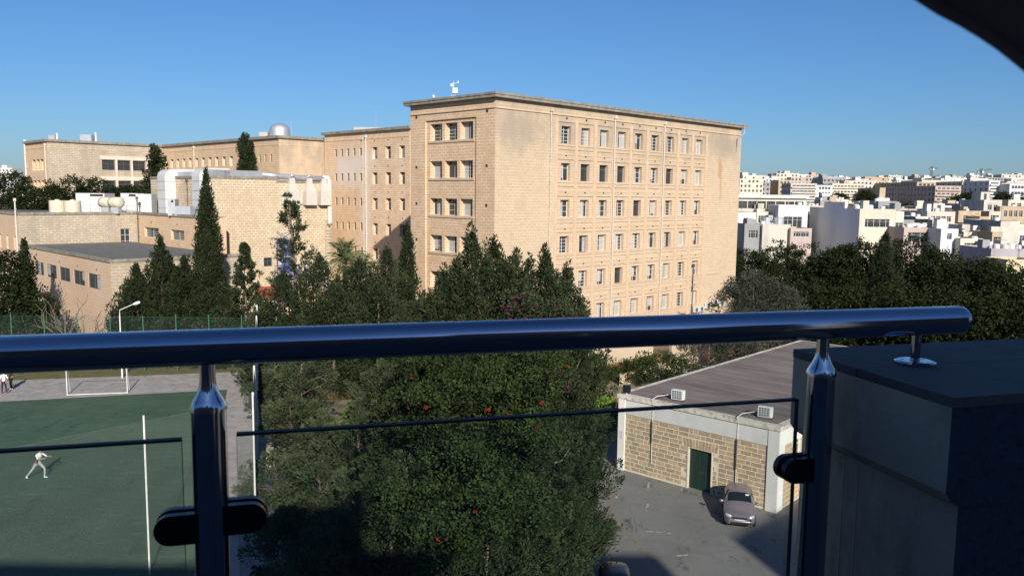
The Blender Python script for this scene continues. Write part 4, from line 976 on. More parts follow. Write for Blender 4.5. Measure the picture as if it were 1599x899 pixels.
    mb = MB(); mb.tube([W.P(0, zr+.26, -.08), W.P(0, zr+.38, -.08)], .05, 8); mb.build('bracket', M['pipe_white'], u)
    mb = MB()                                            # small stencilled marks on the left pilaster
    for x, z in ((.12, 2.28), (.24, 2.28), (.12, 2.02), (.24, 2.02)):
        strip_box(mb, F, x, x+.08, z, z+.018, .0905, .093); strip_box(mb, F, x, x+.016, z, z+.16, .0905, .093); strip_box(mb, F, x, x+.08, z+.15, z+.168, .0905, .093)
    mb.build('stencil_mark', M['black_plastic'], t)
    # pale low end of the roof beyond
    print('bricks', cnt)
garage()

# ------------------------------------------------------------------ garden terrace behind the garage
def terrace():
    a, b_ = G(972, 603), G(1062, 578); d = (b_-a).normalized(); W = Wall(a, math.atan2(d.y, d.x)); L = (b_-a).length
    w = thing('retaining_wall', tuple(a), 'pale stone retaining wall of the garden bed behind the garage', 'wall'); rb = random.Random(3); s = 0
    me = MB().box((-.5, -.5, -.5), (.5, .5, .5)).mesh('coping_stone', M['stone_pale'])
    core = MB(); strip_box(core, W, 0, L, 0, .95, -.34, -.06); core.build('core', M['mortar'], w)
    while s < L-.2:
        l = min(rb.uniform(.8, 1.15), L-s); child('coping_stone', me, w, W.P(s+l/2, 1.04, -.2), W.ang, (l-.03, .5, .18))
        for r in range(3): child('stone', me, w, W.P(s+l/2+(.15 if r % 2 else -.1), .16+r*.3, -.05), W.ang, (l-.04, .12, .27))
        s += l
    # higher sandstone wall at the back of the garden
    a, b_ = G(930, 574), G(1000, 568); W = Wall(a, math.atan2((b_-a).y, (b_-a).x)); w = MB(); strip_box(w, W, -3, (b_-a).length+1.5, 0, 2.6, -.4, 0); tag(w.build('garden_wall', M['stone_pale']), 'rough sandstone wall behind the dry grass bed', 'wall')
    a, b_ = G(1048, 572), G(1092, 566); W = Wall(a, math.atan2((b_-a).y, (b_-a).x)); w = MB(); strip_box(w, W, 0, (b_-a).length+.2, 0, 2.3, -.4, 0); strip_box(w, W, (b_-a).length-.5, (b_-a).length+.25, 2.3, 2.55, -.5, .1); tag(w.build('garden_wall', M['stone_pale']), 'cream end wall with a pillar by the garden path', 'wall')
    o = sheet('garden_path', [G(1040, 580), G(1085, 570), G(1108, 566), G(1100, 580), G(1070, 585)], .015, M['concrete'])
terrace()

# ------------------------------------------------------------------ cars
def split_mesh(me):
    """dict material slot -> mesh holding only its faces"""
    out = {}
    for mi in range(len(me.materials)):
        bm = bmesh.new(); bm.from_mesh(me)
        bmesh.ops.delete(bm, geom=[f for f in bm.faces if f.material_index != mi], context='FACES')
        if len(bm.faces):
            for f in bm.faces: f.material_index = 0; f.smooth = True
            m2 = bpy.data.meshes.new('part'); bm.to_mesh(m2); m2.materials.append(me.materials[mi]); out[mi] = m2
        bm.free()
    return out
def subdiv(me, lv):
    o = bpy.data.objects.new('tmp', me); COL.objects.link(o); md = o.modifiers.new('s', 'SUBSURF'); md.levels = lv; md.render_levels = lv
    dg = bpy.context.evaluated_depsgraph_get(); r = bpy.data.meshes.new_from_object(o.evaluated_get(dg)); bpy.data.objects.remove(o, do_unlink=True); return r
def car(name, loc, heading, paint, label):
    """small five-door hatchback, nose towards -y in its own frame"""
    w = .83
    # y, half width, sill z, belt z, glass-top z, roof half width, roof z
    st = [(-.02, .60, .30, .58, .62, .40, .63), (.10, .74, .20, .66, .72, .50, .74), (.45, .81, .18, .74, .83, .58, .86), (.98, .83, .18, .88, .93, .62, .97), (1.12, .83, .18, .90, .97, .66, 1.02),
          (1.78, .83, .18, .93, 1.40, .57, 1.47), (1.95, .83, .18, .94, 1.44, .57, 1.50), (2.85, .83, .18, .96, 1.44, .56, 1.50), (3.12, .82, .18, .97, 1.40, .55, 1.46), (3.52, .79, .20, .98, 1.04, .60, 1.06), (3.64, .72, .28, .80, .84, .5, .85)]
    mb = MB(); rows = []
    for y, hw, zs, zb, zg, rwid, zr in st:
        half = [(hw*.80, zs-.02), (hw*.97, zs+.08), (hw, (zs+zb)/2), (hw*.965, zb), (rwid, zg), (rwid*.55, zr-.006), (0, zr)]
        full = [(-x, z) for x, z in half]+[(x, z) for x, z in reversed(half[:-1])]
        rows.append([(x, y, z) for x, z in full])
    for i in range(len(rows)-1):
        for k in range(12):
            y = st[i][0]; mb.m = 0
            if k in (3, 8) and i in (5, 6, 7): mb.m = 2
            if k in (4, 5, 6, 7) and i == 4: mb.m = 1
            if k in (4, 5, 6, 7) and i == 8: mb.m = 3
            if k in (3, 8) and i == 4: mb.m = 0
            mb.face([rows[i][k], rows[i][k+1], rows[i+1][k+1], rows[i+1][k]])
    mb.m = 0; mb.face(rows[0]); mb.face(rows[-1][::-1])
    me = mb.mesh(name, [paint, M['car_glass'], M['car_glass'], M['car_glass']], merge=True)
    me.polygons.foreach_set('use_smooth', [True]*len(me.polygons)); sm = subdiv(me, 2); sp = split_mesh(sm)
    t = thing(name, loc, label, 'car'); t.rotation_euler = (0, 0, heading)
    def part(nm, me_, parent=t):
        o = bpy.data.objects.new(nm, me_); COL.objects.link(o); o.parent = parent; return o
    for mi, nm in ((0, 'body'), (1, 'windscreen'), (2, 'side_window'), (3, 'rear_window')): part(nm, sp[mi])
    for sx in (-1, 1):
        for y in (.72, 3.02):
            m1 = MB(); m1.tube([(sx*.66, y, .29), (sx*.70, y, .29), (sx*.80, y, .29), (sx*.835, y, .29)], [.27, .295, .295, .27], 18); tw = part('wheel', m1.mesh('wheel', M['rubber']))
            m1 = MB(); m1.tube([(sx*.832, y, .29), (sx*.842, y, .29)], [.19, .17], 14); part('rim', m1.mesh('rim', M['rim']), tw)
        m1 = MB(); c = Vector((sx*.56, .10, .635)); m1.tube([c+Vector((sx*-.16, -.055, -.01)), c+Vector((sx*-.06, -.04, .02)), c+Vector((sx*.08, .05, .035)), c+Vector((sx*.17, .2, .05))], [.03, .085, .09, .04], 10); part('headlight', m1.mesh('headlight', M['headlight'], smooth=True))
        m1 = MB(); c = Vector((sx*.90, 1.30, .98)); m1.tube([c+Vector((-sx*.12, .02, -.03)), c, c+Vector((sx*.09, .02, .0)), c+Vector((sx*.13, .04, 0))], [.03, .085, .085, .03], 8); part('mirror', m1.mesh('mirror', paint, smooth=True))
        m1 = MB(); m1.tube([(sx*.50, 3.60, .86), (sx*.66, 3.52, .92)], .07, 8); part('tail_light', m1.mesh('tail_light', M['red_roof']))
    m1 = MB(); m1.box((-.36, -.045, .57), (.36, .06, .645)); part('grille', m1.mesh('grille', M['black_plastic']))
    m1 = MB(); m1.box((-.46, -.035, .27), (.46, .05, .38)); part('lower_grille', m1.mesh('lower_grille', M['black_plastic']))
    m1 = MB(); m1.box((-.26, -.06, .43), (.26, -.03, .54)); part('number_plate', m1.mesh('number_plate', M['plate']))
    m1 = MB(); m1.tube([(-.70, .03, .45), (-.45, -.06, .46), (0, -.085, .46), (.45, -.06, .46), (.70, .03, .45)], .055, 8); part('bumper', m1.mesh('bumper', paint, smooth=True))
    m1 = MB(); m1.tube([(-.42, 1.13, 1.015), (.1, 1.17, 1.045)], .012, 5); m1.tube([(.0, 1.13, 1.025), (.5, 1.2, 1.03)], .012, 5); part('wiper', m1.mesh('wiper', M['black_plastic']))
    m1 = MB(); m1.box((.30, 1.52, 1.30), (.48, 1.53, 1.37)); part('sticker', m1.mesh('sticker', M['plate']))
    return t
q = G(1154, 826)
car('parked_car', (q.x, q.y-.05, .012), -.24, M['car_silver'], 'silver lilac hatchback parked by the garage wall in sunlight')
q = G(965, 985)
car('parked_car', (q.x, q.y, .012), -.06, M['car_dark'], 'grey car in the building shadow at the bottom edge')
# ------------------------------------------------------------------ the balcony
RZ = 16.775
ra, rb_ = G(0, 553.5, RZ), G(1512, 498.5, RZ); RU = (rb_-ra).normalized(); RV = Vector((-RU.y, RU.x, 0)); RANG = math.atan2(RU.y, RU.x)
def rail_s(px):   # distance along the rail of the point seen at this picture column
    best = min(range(-800, 2400), key=lambda k: abs(proj_x(ra+RU*k*.001)-px)); return best*.001
def proj_x(p):
    X, Y, Z = p[0], p[1], p[2]-CZ; zc = Y*math.cos(PITCH)-Z*math.sin(PITCH); yu = Y*math.sin(PITCH)+Z*math.cos(PITCH)
    u, v = F_PX*X/zc, -F_PX*yu/zc; return 799.5+u*math.cos(ROLL)-v*math.sin(ROLL)
def z_at(px, py, s):
    p = ra+RU*s; return at(px, py, p.y).z
def balcony():
    s1, s2 = rail_s(323), rail_s(1287); sE = rail_s(1506)
    t = thing('balcony_railing', (ra.x, ra.y, 15.7), 'glass and dark polished steel balcony railing with a round handrail', 'railing')
    mb = MB(); S = lambda s: ra+RU*s
    n = 24; e = [S(-1.2), S(sE-.016), S(sE-.006), S(sE-.001), S(sE)]; mb.tube(e, [.0262, .0262, .0245, .0195, .004], 48); mb.build('handrail', M['steel'], t, smooth=True)
    for i, s in enumerate((s1, s2)):
        q = S(s); zc = z_at(323, 636, s1); zt = z_at(323, 604, s1)
        mb = MB(); mb.lathe([(.0247, 0), (.0247, zc-15.7)], (q.x, q.y, 15.7), 40); p = mb.build('post', M['steel'], t, smooth=True)
        mb = MB(); prof = [(.0262, zc-.004), (.0262, zc+.003), (.0215, zc+.012), (.016, zc+.022), (.0125, zc+.032), (.0112, zc+.042), (.0112, RZ-.02)]
        mb.lathe([(r, z-15.7) for r, z in prof], (q.x, q.y, 15.7), 32); mb.build('cap', M['steel_bright'], p, smooth=True)
        mb = MB(); c = S(s)+Vector((0, 0, RZ-.028)); mb.tube([c-RU*.035, c+RU*.035], .012, 10); mb.build('saddle', M['steel'], p)
        mb = MB(); mb.lathe([(.05, .0), (.05, .008), (.03, .012)], (q.x, q.y, 15.7), 24); mb.build('base_plate', M['steel'], p)
        sides = (-1, 1) if i == 0 else (-1,)
        zk = z_at(272, 815, s1) if i == 0 else z_at(1240, 727, s2)
        for sd in sides:                       # D-shaped glass clamps, two cheeks with the pane between them
            for dy0, dy1 in ((-.0185, -.0065), (.0065, .0185)):
                mb = MB(); zz = zk+(.008 if sd > 0 else 0); h = .0225; xc = .056; pts = [(0.016, -h), (xc, -h)]+[(xc+h*math.cos(a), h*math.sin(a)) for a in np.linspace(-math.pi/2, math.pi/2, 15)][1:-1]+[(xc, h), (.016, h)]
                base = S(s)
                f = lambda x, z, y: base+RU*(sd*x)+RV*y+Vector((0, 0, zz-RZ+z))
                A_ = [f(x, z, dy0) for x, z in pts]; B_ = [f(x, z, dy1) for x, z in pts]
                mb.face(A_); mb.face(B_[::-1])
                for k in range(len(pts)): k2 = (k+1) % len(pts); mb.face([A_[k], A_[k2], B_[k2], B_[k]])
                mb.build('glass_clamp', M['steel_dark'], p)
    # panes
    def pane(sa, sb, za, zb):
        g = MB(); th = .0058; lo = 15.78
        def q(s, z, y): p = S(s)+RV*y; return (p.x, p.y, z)
        e = .0006
        g.face([q(sa, lo, -th), q(sb, lo, -th), q(sb, zb, -th), q(sa, za, -th)]); g.face([q(sa, lo, th), q(sa, za, th), q(sb, zb, th), q(sb, lo, th)])
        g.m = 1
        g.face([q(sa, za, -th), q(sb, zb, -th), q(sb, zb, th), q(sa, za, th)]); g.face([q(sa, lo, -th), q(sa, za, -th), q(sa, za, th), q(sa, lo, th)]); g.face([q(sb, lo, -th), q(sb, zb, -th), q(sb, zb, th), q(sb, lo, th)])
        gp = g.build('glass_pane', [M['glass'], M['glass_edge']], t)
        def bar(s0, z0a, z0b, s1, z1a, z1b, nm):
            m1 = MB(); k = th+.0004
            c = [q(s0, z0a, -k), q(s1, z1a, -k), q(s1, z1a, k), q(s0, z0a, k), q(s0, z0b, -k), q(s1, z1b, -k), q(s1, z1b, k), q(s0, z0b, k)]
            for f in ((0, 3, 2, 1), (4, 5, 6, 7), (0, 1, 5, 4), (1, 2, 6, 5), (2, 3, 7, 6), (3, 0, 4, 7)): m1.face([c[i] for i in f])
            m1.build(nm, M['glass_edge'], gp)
        bar(sa, za-.0032, za+.0004, sb, zb-.0032, zb+.0004, 'edge_refraction')  # dark refraction along the pane's top edge, modelled as an added strip
    sa = rail_s(279); pane(-1.2, sa, z_at(278, 684, sa), z_at(278, 684, sa))
    a, b_ = rail_s(366), rail_s(1251); pane(a, b_, z_at(366, 676, a), z_at(1251, 622, b_))
    # flange foot that carries the rail end on the wall
    sF = rail_s(1433); q = S(sF); wz = 16.695
    mb = MB(); mb.tube([(q.x, q.y, wz+.003), (q.x, q.y, RZ-.02)], .0085, 16); mb.build('stem', M['steel'], t, smooth=False)
    mb = MB(); mb.lathe([(.036, 0), (.036, .003), (.030, .0055), (.010, .006)], (q.x, q.y, wz+.001), 32); fl = mb.build('flange', M['steel_bright'], t)
    for k in range(3):
        a_ = k*2.1+.5; c = (q.x+.022*math.cos(a_), q.y+.022*math.sin(a_), wz+.0045); mb = MB(); mb.lathe([(.0045, 0), (.004, .0028), (0, .003)], c, 8); mb.build('screw', M['steel'], fl)
M['steel_dark'] = metal('dark_clamp_steel', (.05, .052, .06), .3)
balcony()
def parapet():
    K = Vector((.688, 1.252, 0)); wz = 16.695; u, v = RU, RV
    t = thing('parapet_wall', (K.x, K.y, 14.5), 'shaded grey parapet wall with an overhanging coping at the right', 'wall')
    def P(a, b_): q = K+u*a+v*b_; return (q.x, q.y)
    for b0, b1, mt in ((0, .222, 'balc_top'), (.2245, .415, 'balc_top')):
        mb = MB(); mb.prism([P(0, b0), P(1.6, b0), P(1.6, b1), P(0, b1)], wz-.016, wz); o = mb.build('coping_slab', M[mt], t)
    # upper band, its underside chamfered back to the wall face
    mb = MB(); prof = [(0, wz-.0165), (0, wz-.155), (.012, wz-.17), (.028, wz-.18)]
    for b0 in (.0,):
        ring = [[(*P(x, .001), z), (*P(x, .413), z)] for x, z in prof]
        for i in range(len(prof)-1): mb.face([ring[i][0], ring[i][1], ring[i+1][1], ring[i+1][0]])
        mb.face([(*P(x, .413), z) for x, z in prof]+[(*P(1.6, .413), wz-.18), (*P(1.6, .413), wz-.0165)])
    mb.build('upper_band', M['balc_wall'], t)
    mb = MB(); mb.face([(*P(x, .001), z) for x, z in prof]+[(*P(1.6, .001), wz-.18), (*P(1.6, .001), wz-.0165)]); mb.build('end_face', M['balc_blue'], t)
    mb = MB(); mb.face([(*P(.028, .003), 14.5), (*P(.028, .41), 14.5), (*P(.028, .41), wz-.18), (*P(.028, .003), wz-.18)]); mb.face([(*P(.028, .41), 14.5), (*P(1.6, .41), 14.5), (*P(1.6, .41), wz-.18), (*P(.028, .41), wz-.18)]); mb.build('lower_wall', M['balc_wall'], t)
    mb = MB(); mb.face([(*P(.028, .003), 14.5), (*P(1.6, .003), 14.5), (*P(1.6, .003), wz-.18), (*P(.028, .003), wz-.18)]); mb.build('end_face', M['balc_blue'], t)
    for b0 in (.235, .275):                               # thin paint drips / sealing lines down the wall
        mb = MB(); mb.face([(*P(-.0008 if False else .0272, b0), 14.5), (*P(.0272, b0+.004), 14.5), (*P(.0272, b0+.004), wz-.19), (*P(.0272, b0), wz-.19)]); mb.build('seal_line', M['plaster_dim'], t)
M['plaster_dim'] = plain('dried_drip', (.27, .27, .27), .9)
parapet()
def own_building():
    t = thing('balcony_building', (0, -6, 0), 'tall apartment building behind the balcony, out of view, whose shadow falls on the yard', 'building')
    def blk(nm, poly, z0, z1): MB().prism(poly, z0, z1).build(nm, M['own_wall'], t)
    R0 = lambda x0, x1, y0, y1: [(x0, y0), (x1, y0), (x1, y1), (x0, y1)]
    DX, DZ, Y0 = 3.64, 6.79, -15.0
    blk('main_wing', R0(-60, 12.6+DX, -30, Y0), 0, 16.2+DZ)
    blk('left_parapet', R0(-60, -3.0+DX, Y0-.45, Y0), 16.205+DZ, 17.75+DZ)
    blk('stair_tower', R0(-2.995+DX, 2.3+DX, Y0-5, Y0+.02), 16.205+DZ, 20.7+DZ); blk('parapet_shade_block', R0(2.305+DX, 4.4+DX, Y0-4, Y0+.01), 16.205+DZ, 18.2+DZ)  # second block is added out of view, sized to keep sun off the parapet
    blk('right_wing', [(12.61+DX, -30), (16.9+DX, -30), (16.9+DX, Y0), (12.61+DX, Y0)], 0, 18.6+DZ)
    c = Vector((21.6+DX, Y0)); e = Vector((S2, S2)); g = Vector((S2, -S2))
    blk('angled_wing', [c, c+g*14, c+g*14+e*14, c+e*14], 0, 19.55+DZ)
    # balcony floor and front slab
    q = [ra-RU*4+RV*.12, ra+RU*3+RV*.12]; mb = MB(); mb.prism([(-4, Y0+.03), (3.5, Y0+.03), (q[1].x, q[1].y), (q[0].x, q[0].y)], 15.45, 15.70); mb.build('balcony_floor', M['balc_top'], t)
own_building()
def parasol():
    """invented sunshade for the unidentified brown shape crossing the upper right corner of the view"""
    hub = Vector((.75, -.35, 17.80)); t = thing('parasol', (hub.x, hub.y, 15.70), 'dark brown sunshade rim overhead at the upper right corner', 'parasol')  # the brown corner shape is unidentified; sunshade, ribs and pole are invented
    Y = .36; pts = [(1400, -45), (1436, -8), (1470, 14), (1505, 32), (1535, 50), (1565, 70), (1599, 97), (1660, 150)]
    hem = [at(x, y, Y) for x, y in pts]; rim = hem+[Vector(p) for p in ((.75, .32, 17.02), (1.35, .1, 17.05), (1.5, -.6, 17.2), (1.0, -1.1, 17.45), (.4, -.9, 17.5), (.12, -.35, 17.33))]
    mb = MB(); mb.tube(rim+[rim[0]], .003, 8, False); mb.build('hem', M['corner_brown'], t, smooth=True)
    mb = MB(); n = len(rim)
    for i in range(n):
        a, b_ = rim[i], rim[(i+1) % n]; mb.face([a, b_, hub]); dz = Vector((0, 0, .004)); mb.face([b_+dz, a+dz, hub+dz])
    mb.build('canopy', M['corner_brown'], t)
    for i in (7, 9, 10, 11, 12, 13, 0):
        mb = MB(); mb.tube([rim[i]-Vector((0, 0, .006)), hub-Vector((0, 0, .03))], .005, 6); mb.build('rib', M['steel'], t)
    mb = MB(); mb.tube([(hub.x, hub.y, 15.78), (hub.x, hub.y, hub.z+.05)], .019, 12); mb.build('pole', M['steel'], t)
    mb = MB(); mb.lathe([(.22, 0), (.22, .05), (.05, .08), (.03, .2)], (hub.x, hub.y, 15.705), 20); mb.build('base', M['own_wall'], t)
parasol()
# ------------------------------------------------------------------ vegetation
rng = np.random.default_rng(7)
def unit(v): return v/np.maximum(1e-9, np.linalg.norm(v, axis=-1, keepdims=True))
def rnd_dir(n): return unit(rng.normal(size=(n, 3)))
def leaf_mesh(name, P, D, Ln, Wd, tint, mat):
    """rhombic leaf faces: base P, axis D, length Ln, width Wd"""
    n = len(P); Bn = unit(np.cross(D, rnd_dir(n))); Ln = np.broadcast_to(Ln, (n,))[:, None]; Wd = np.broadcast_to(Wd, (n,))[:, None]
    v = np.empty((n, 4, 3), np.float32); v[:, 0] = P; v[:, 1] = P+D*Ln*.45+Bn*Wd*.5; v[:, 2] = P+D*Ln; v[:, 3] = P+D*Ln*.45-Bn*Wd*.5
    me = bpy.data.meshes.new(name); me.vertices.add(n*4); me.vertices.foreach_set('co', v.ravel())
    me.loops.add(n*4); me.loops.foreach_set('vertex_index', np.arange(n*4, dtype=np.int32))
    me.polygons.add(n); me.polygons.foreach_set('loop_start', np.arange(0, n*4, 4, dtype=np.int32)); me.polygons.foreach_set('loop_total', np.full(n, 4, np.int32))
    at_ = me.attributes.new('tint', 'FLOAT', 'FACE'); at_.data.foreach_set('value', np.clip(tint, 0, 1).astype(np.float32))
    me.materials.append(mat); me.update(calc_edges=True); return me
def link_part(name, me, parent, kind=None):
    o = bpy.data.objects.new(name, me); COL.objects.link(o); o.parent = parent
    if kind: o['kind'] = kind
    return o
def trunk_mesh(pts, rads, mat, n=8):
    mb = MB(); mb.tube(pts, rads, n); return mb
def conifer_leaves(H, prof, zlo, nb, nleaf, tilt, leaf, sub=7, droop=0., jit=.3, flat=1.0, lean=(0, 0), tipup=.35, rag=.14):
    """leaves on whorled boughs that carry short sprays; prof(t) = crown radius at height fraction t (0 = zlo, 1 = top)"""
    t = rng.random(nb)**.85; ph = rng.random(nb)*2*np.pi
    Rb = prof(t)*np.where(rng.random(nb) < rag, rng.uniform(1.05, 1.38, nb), rng.uniform(.55 if rag else .8, 1.05, nb))
    z0 = zlo+(H-zlo)*t
    out = np.stack([np.cos(ph), np.sin(ph)*flat, np.zeros(nb)], -1)
    ti = np.clip(tilt*(1+.6*t)*rng.uniform(.7, 1.3, nb), 0, 1.3)
    bd = unit(out*np.cos(ti)[:, None]+np.array([0, 0, 1.])*np.sin(ti)[:, None])
    base = np.stack([lean[0]*(z0/H)**1.5, lean[1]*(z0/H)**1.5, z0-.35*Rb*np.tan(np.clip(ti, 0, 1.2))], -1)
    bl = Rb/np.maximum(.35, np.cos(ti))
    ns = nb*sub; bi = np.repeat(np.arange(nb), sub); u = rng.uniform(.25, 1.0, ns)**.7
    sp = base[bi]+bd[bi]*(bl[bi]*u)[:, None]; sp[:, 2] += tipup*(u**2)*bl[bi]*.35-droop*(u**2)*bl[bi]
    sdv = unit(bd[bi]+rnd_dir(ns)*.75+np.array([0, 0, tipup])); sl = bl[bi]*rng.uniform(.16, .34, ns)+leaf*np.clip(1.3*(1.12-t[bi]), .2, 1.2)
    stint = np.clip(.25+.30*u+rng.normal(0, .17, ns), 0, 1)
    si = rng.integers(0, ns, nleaf); k = rng.random(nleaf)
    P = sp[si]+sdv[si]*(sl[si]*k)[:, None]+rng.normal(size=(nleaf, 3))*leaf*jit*(1.15-k)[:, None]
    D = unit(sdv[si]*.9+rnd_dir(nleaf)*.7+np.array([0, 0, .25]))
    return P, D, stint[si]+.22*(k-.4)+rng.normal(0, .1, nleaf), base, bd, bl
def plume_leaves(H, prof, zlo, npl, nleaf, plen, prad, up, lean=(0, 0), out_rag=.12, fill=.22, vary=.35):
    """crown of pointed plumes: each a flame-shaped spray whose tip lies on the crown's outline"""
    tt = rng.random(npl*6); keep = rng.random(npl*6) < (prof(tt)+.25)/(prof(np.linspace(0, 1, 50)).max()+.25); t = tt[keep][:npl]
    while len(t) < npl: t = np.concatenate([t, rng.random(npl-len(t))])
    t[:3] = (1., .985, .965); ph = rng.random(npl)*2*np.pi
    rr = prof(t)*np.where(rng.random(npl) < out_rag, rng.uniform(1.05, 1.3, npl), rng.uniform(.72, 1.03, npl))
    o = np.stack([np.cos(ph), np.sin(ph), np.zeros(npl)], -1); z = zlo+(H-zlo)*t
    tip = o*rr[:, None]+np.stack([lean[0]*(z/H)**1.5, lean[1]*(z/H)**1.5, z], -1)
    u = np.clip(up+.25*(t-.5)+rng.normal(0, .10, npl), .05, .97); u[:3] = .99
    ax = unit(o*(1-u)[:, None]+np.array([0, 0, 1.])*u[:, None]+rng.normal(size=(npl, 3))*.08)
    ln = plen*rng.uniform(1-vary, 1+vary, npl)*np.where(t > .93, .75, 1.); pr = prad*rng.uniform(.7, 1.3, npl)*np.where(t > .93, .7, 1.)
    base = tip-ax*ln[:, None]; pt = np.clip(rng.normal(.42, .17, npl), 0, 1)
    nf = int(nleaf*fill); n1 = nleaf-nf; w = ln*pr; i = rng.choice(npl, n1, p=w/w.sum()); k = rng.random(n1)**.85
    fl = np.interp(k, [0, .3, .6, .85, 1], [.55, 1., .8, .38, .03])
    rv = rnd_dir(n1); rv = unit(rv-ax[i]*np.sum(rv*ax[i], -1, keepdims=True)); rad = pr[i]*fl*rng.random(n1)**.5
    P = base[i]+ax[i]*(ln[i]*k)[:, None]+rv*rad[:, None]; D = unit(ax[i]*.85+rv*.55+rnd_dir(n1)*.35)
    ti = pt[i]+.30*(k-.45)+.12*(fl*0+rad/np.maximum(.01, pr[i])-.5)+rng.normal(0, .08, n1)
    tf = rng.random(nf); pf = rng.random(nf)*2*np.pi; rf = prof(tf)*rng.uniform(.15, .8, nf); zf = zlo+(H-zlo)*tf*.97
    Pf = np.stack([np.cos(pf)*rf+lean[0]*(zf/H)**1.5, np.sin(pf)*rf+lean[1]*(zf/H)**1.5, zf], -1); Df = unit(rnd_dir(nf)+np.array([0, 0, .5]))
    return np.concatenate([P, Pf]), np.concatenate([D, Df]), np.concatenate([ti, rng.uniform(.1, .35, nf)]), base, ax, ln
def conifer(name, loc, H, prof, label, mat, nb=150, nleaf=15000, zlo=None, tilt=.55, leaf=.3, wid=.36, group=None, cat='tree', trunk_r=None, boughs=14, seed=0, plume=None, **kw):
    global rng
    rng = np.random.default_rng(seed+101)
    zlo = H*.1 if zlo is None else zlo; tr = thing(name, loc, label, cat, group)
    if plume: P, D, ti, base, bd, bl = plume_leaves(H, prof, zlo, nb, nleaf, *plume, **kw)
    else: P, D, ti, base, bd, bl = conifer_leaves(H, prof, zlo, nb, nleaf, tilt, leaf, **kw)
    nleaf = len(P)
    Ln = leaf*rng.uniform(.6, 1.25, nleaf)
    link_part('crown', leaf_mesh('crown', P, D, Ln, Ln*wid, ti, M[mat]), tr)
    r = trunk_r or H*.018; lean = kw.get('lean', (0, 0)); mb = MB()
    zz = np.linspace(0, H*.96, 9); mb.tube([(lean[0]*(z/H)**1.5+.06*math.sin(z*1.3), lean[1]*(z/H)**1.5+.06*math.cos(z*.9), z-.05) for z in zz], [max(.02, r*(1-z/H*.95)) for z in zz], 8)
    for i in range(boughs):
        b0, d, l = Vector(base[i]), Vector(bd[i]), bl[i]*.75; hz_ = max(.15, b0.z-.45*math.hypot(b0.x, b0.y)); k_ = (max(0, hz_)/H)**1.5
        rt_ = Vector((lean[0]*k_+.06*math.sin(hz_*1.3), lean[1]*k_+.06*math.cos(hz_*.9), min(hz_, H*.93)-.05)); mb.tube([rt_, rt_.lerp(b0, .55)+Vector((0, 0, .06)), b0, b0+d*l*.6], [r*.34, r*.24, r*.16, .01], 5, False)
    link_part('trunk', mb.mesh('trunk', M['bark']), tr)
    return tr
def broad_leaves(lobes, nclump, per, rc, leaf, shell=(.72, 1.04), up=.15):
    L = np.array(lobes, float); area = L[:, 3]*L[:, 4]; w = area/area.sum(); li = rng.choice(len(L), nclump, p=w)
    d = rnd_dir(nclump); d[:, 2] += up; d = unit(d); rr = rng.uniform(shell[0], shell[1], nclump)
    C = L[li, :3]+d*rr[:, None]*np.stack([L[li, 3], L[li, 4], L[li, 5]], -1)
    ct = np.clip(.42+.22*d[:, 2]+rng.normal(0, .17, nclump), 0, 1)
    ci = np.repeat(np.arange(nclump), per); n = len(ci); o = rnd_dir(n)*(rng.random(n)**.45)[:, None]*rc*np.array([1, 1, .75])
    P = C[ci]+o*rng.uniform(.7, 1.3, nclump)[ci][:, None]; D = unit(rnd_dir(n)+d[ci]*.5+np.array([0, 0, -.05]))
    return P, D, ct[ci]+rng.normal(0, .12, n)
def broadleaf(name, loc, lobes, label, mat, nclump=500, per=26, rc=.55, leaf=.26, wid=.6, group=None, cat='tree', trunk=(.22, 3.), seed=0, bark='bark', up=.15, shell=(.62, 1.04)):
    global rng
    rng = np.random.default_rng(seed+301); tr = thing(name, loc, label, cat, group)
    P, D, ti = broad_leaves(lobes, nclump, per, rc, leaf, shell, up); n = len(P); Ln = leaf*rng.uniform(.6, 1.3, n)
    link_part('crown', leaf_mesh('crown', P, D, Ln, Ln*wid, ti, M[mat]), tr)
    mb = MB(); r, h = trunk; mb.tube([(0, 0, -.05), (.05, .02, h*.5), (0, .05, h)], [r, r*.8, r*.65], 8)
    for lb in lobes[:8]:
        c = Vector(lb[:3]); mb.tube([(0, .02, h*.85), Vector((0, 0, h)).lerp(c, .5)+Vector((0, 0, .2)), c+Vector((0, 0, lb[5]*.3))], [r*.5, r*.32, .02], 6, False)
    link_part('trunk', mb.mesh('trunk', M[bark]), tr)
    return tr
def cone(r0, sh=.8, belly=.0):
    return lambda t: r0*(1-t)**sh*(1-belly*np.clip(.25-t, 0, 1)*4)+.06
def col(r0):    # columnar cypress
    return lambda t: r0*np.sin(np.pi*np.clip(.10+.9*t, 0, 1)**.62)**.85*np.where(t > .55, 1-(t-.55)*.25, 1)+.05

def place(px, py_top, Y, z0=0.): p = at(px, py_top, Y); return (p.x, p.y, z0), p.z-z0

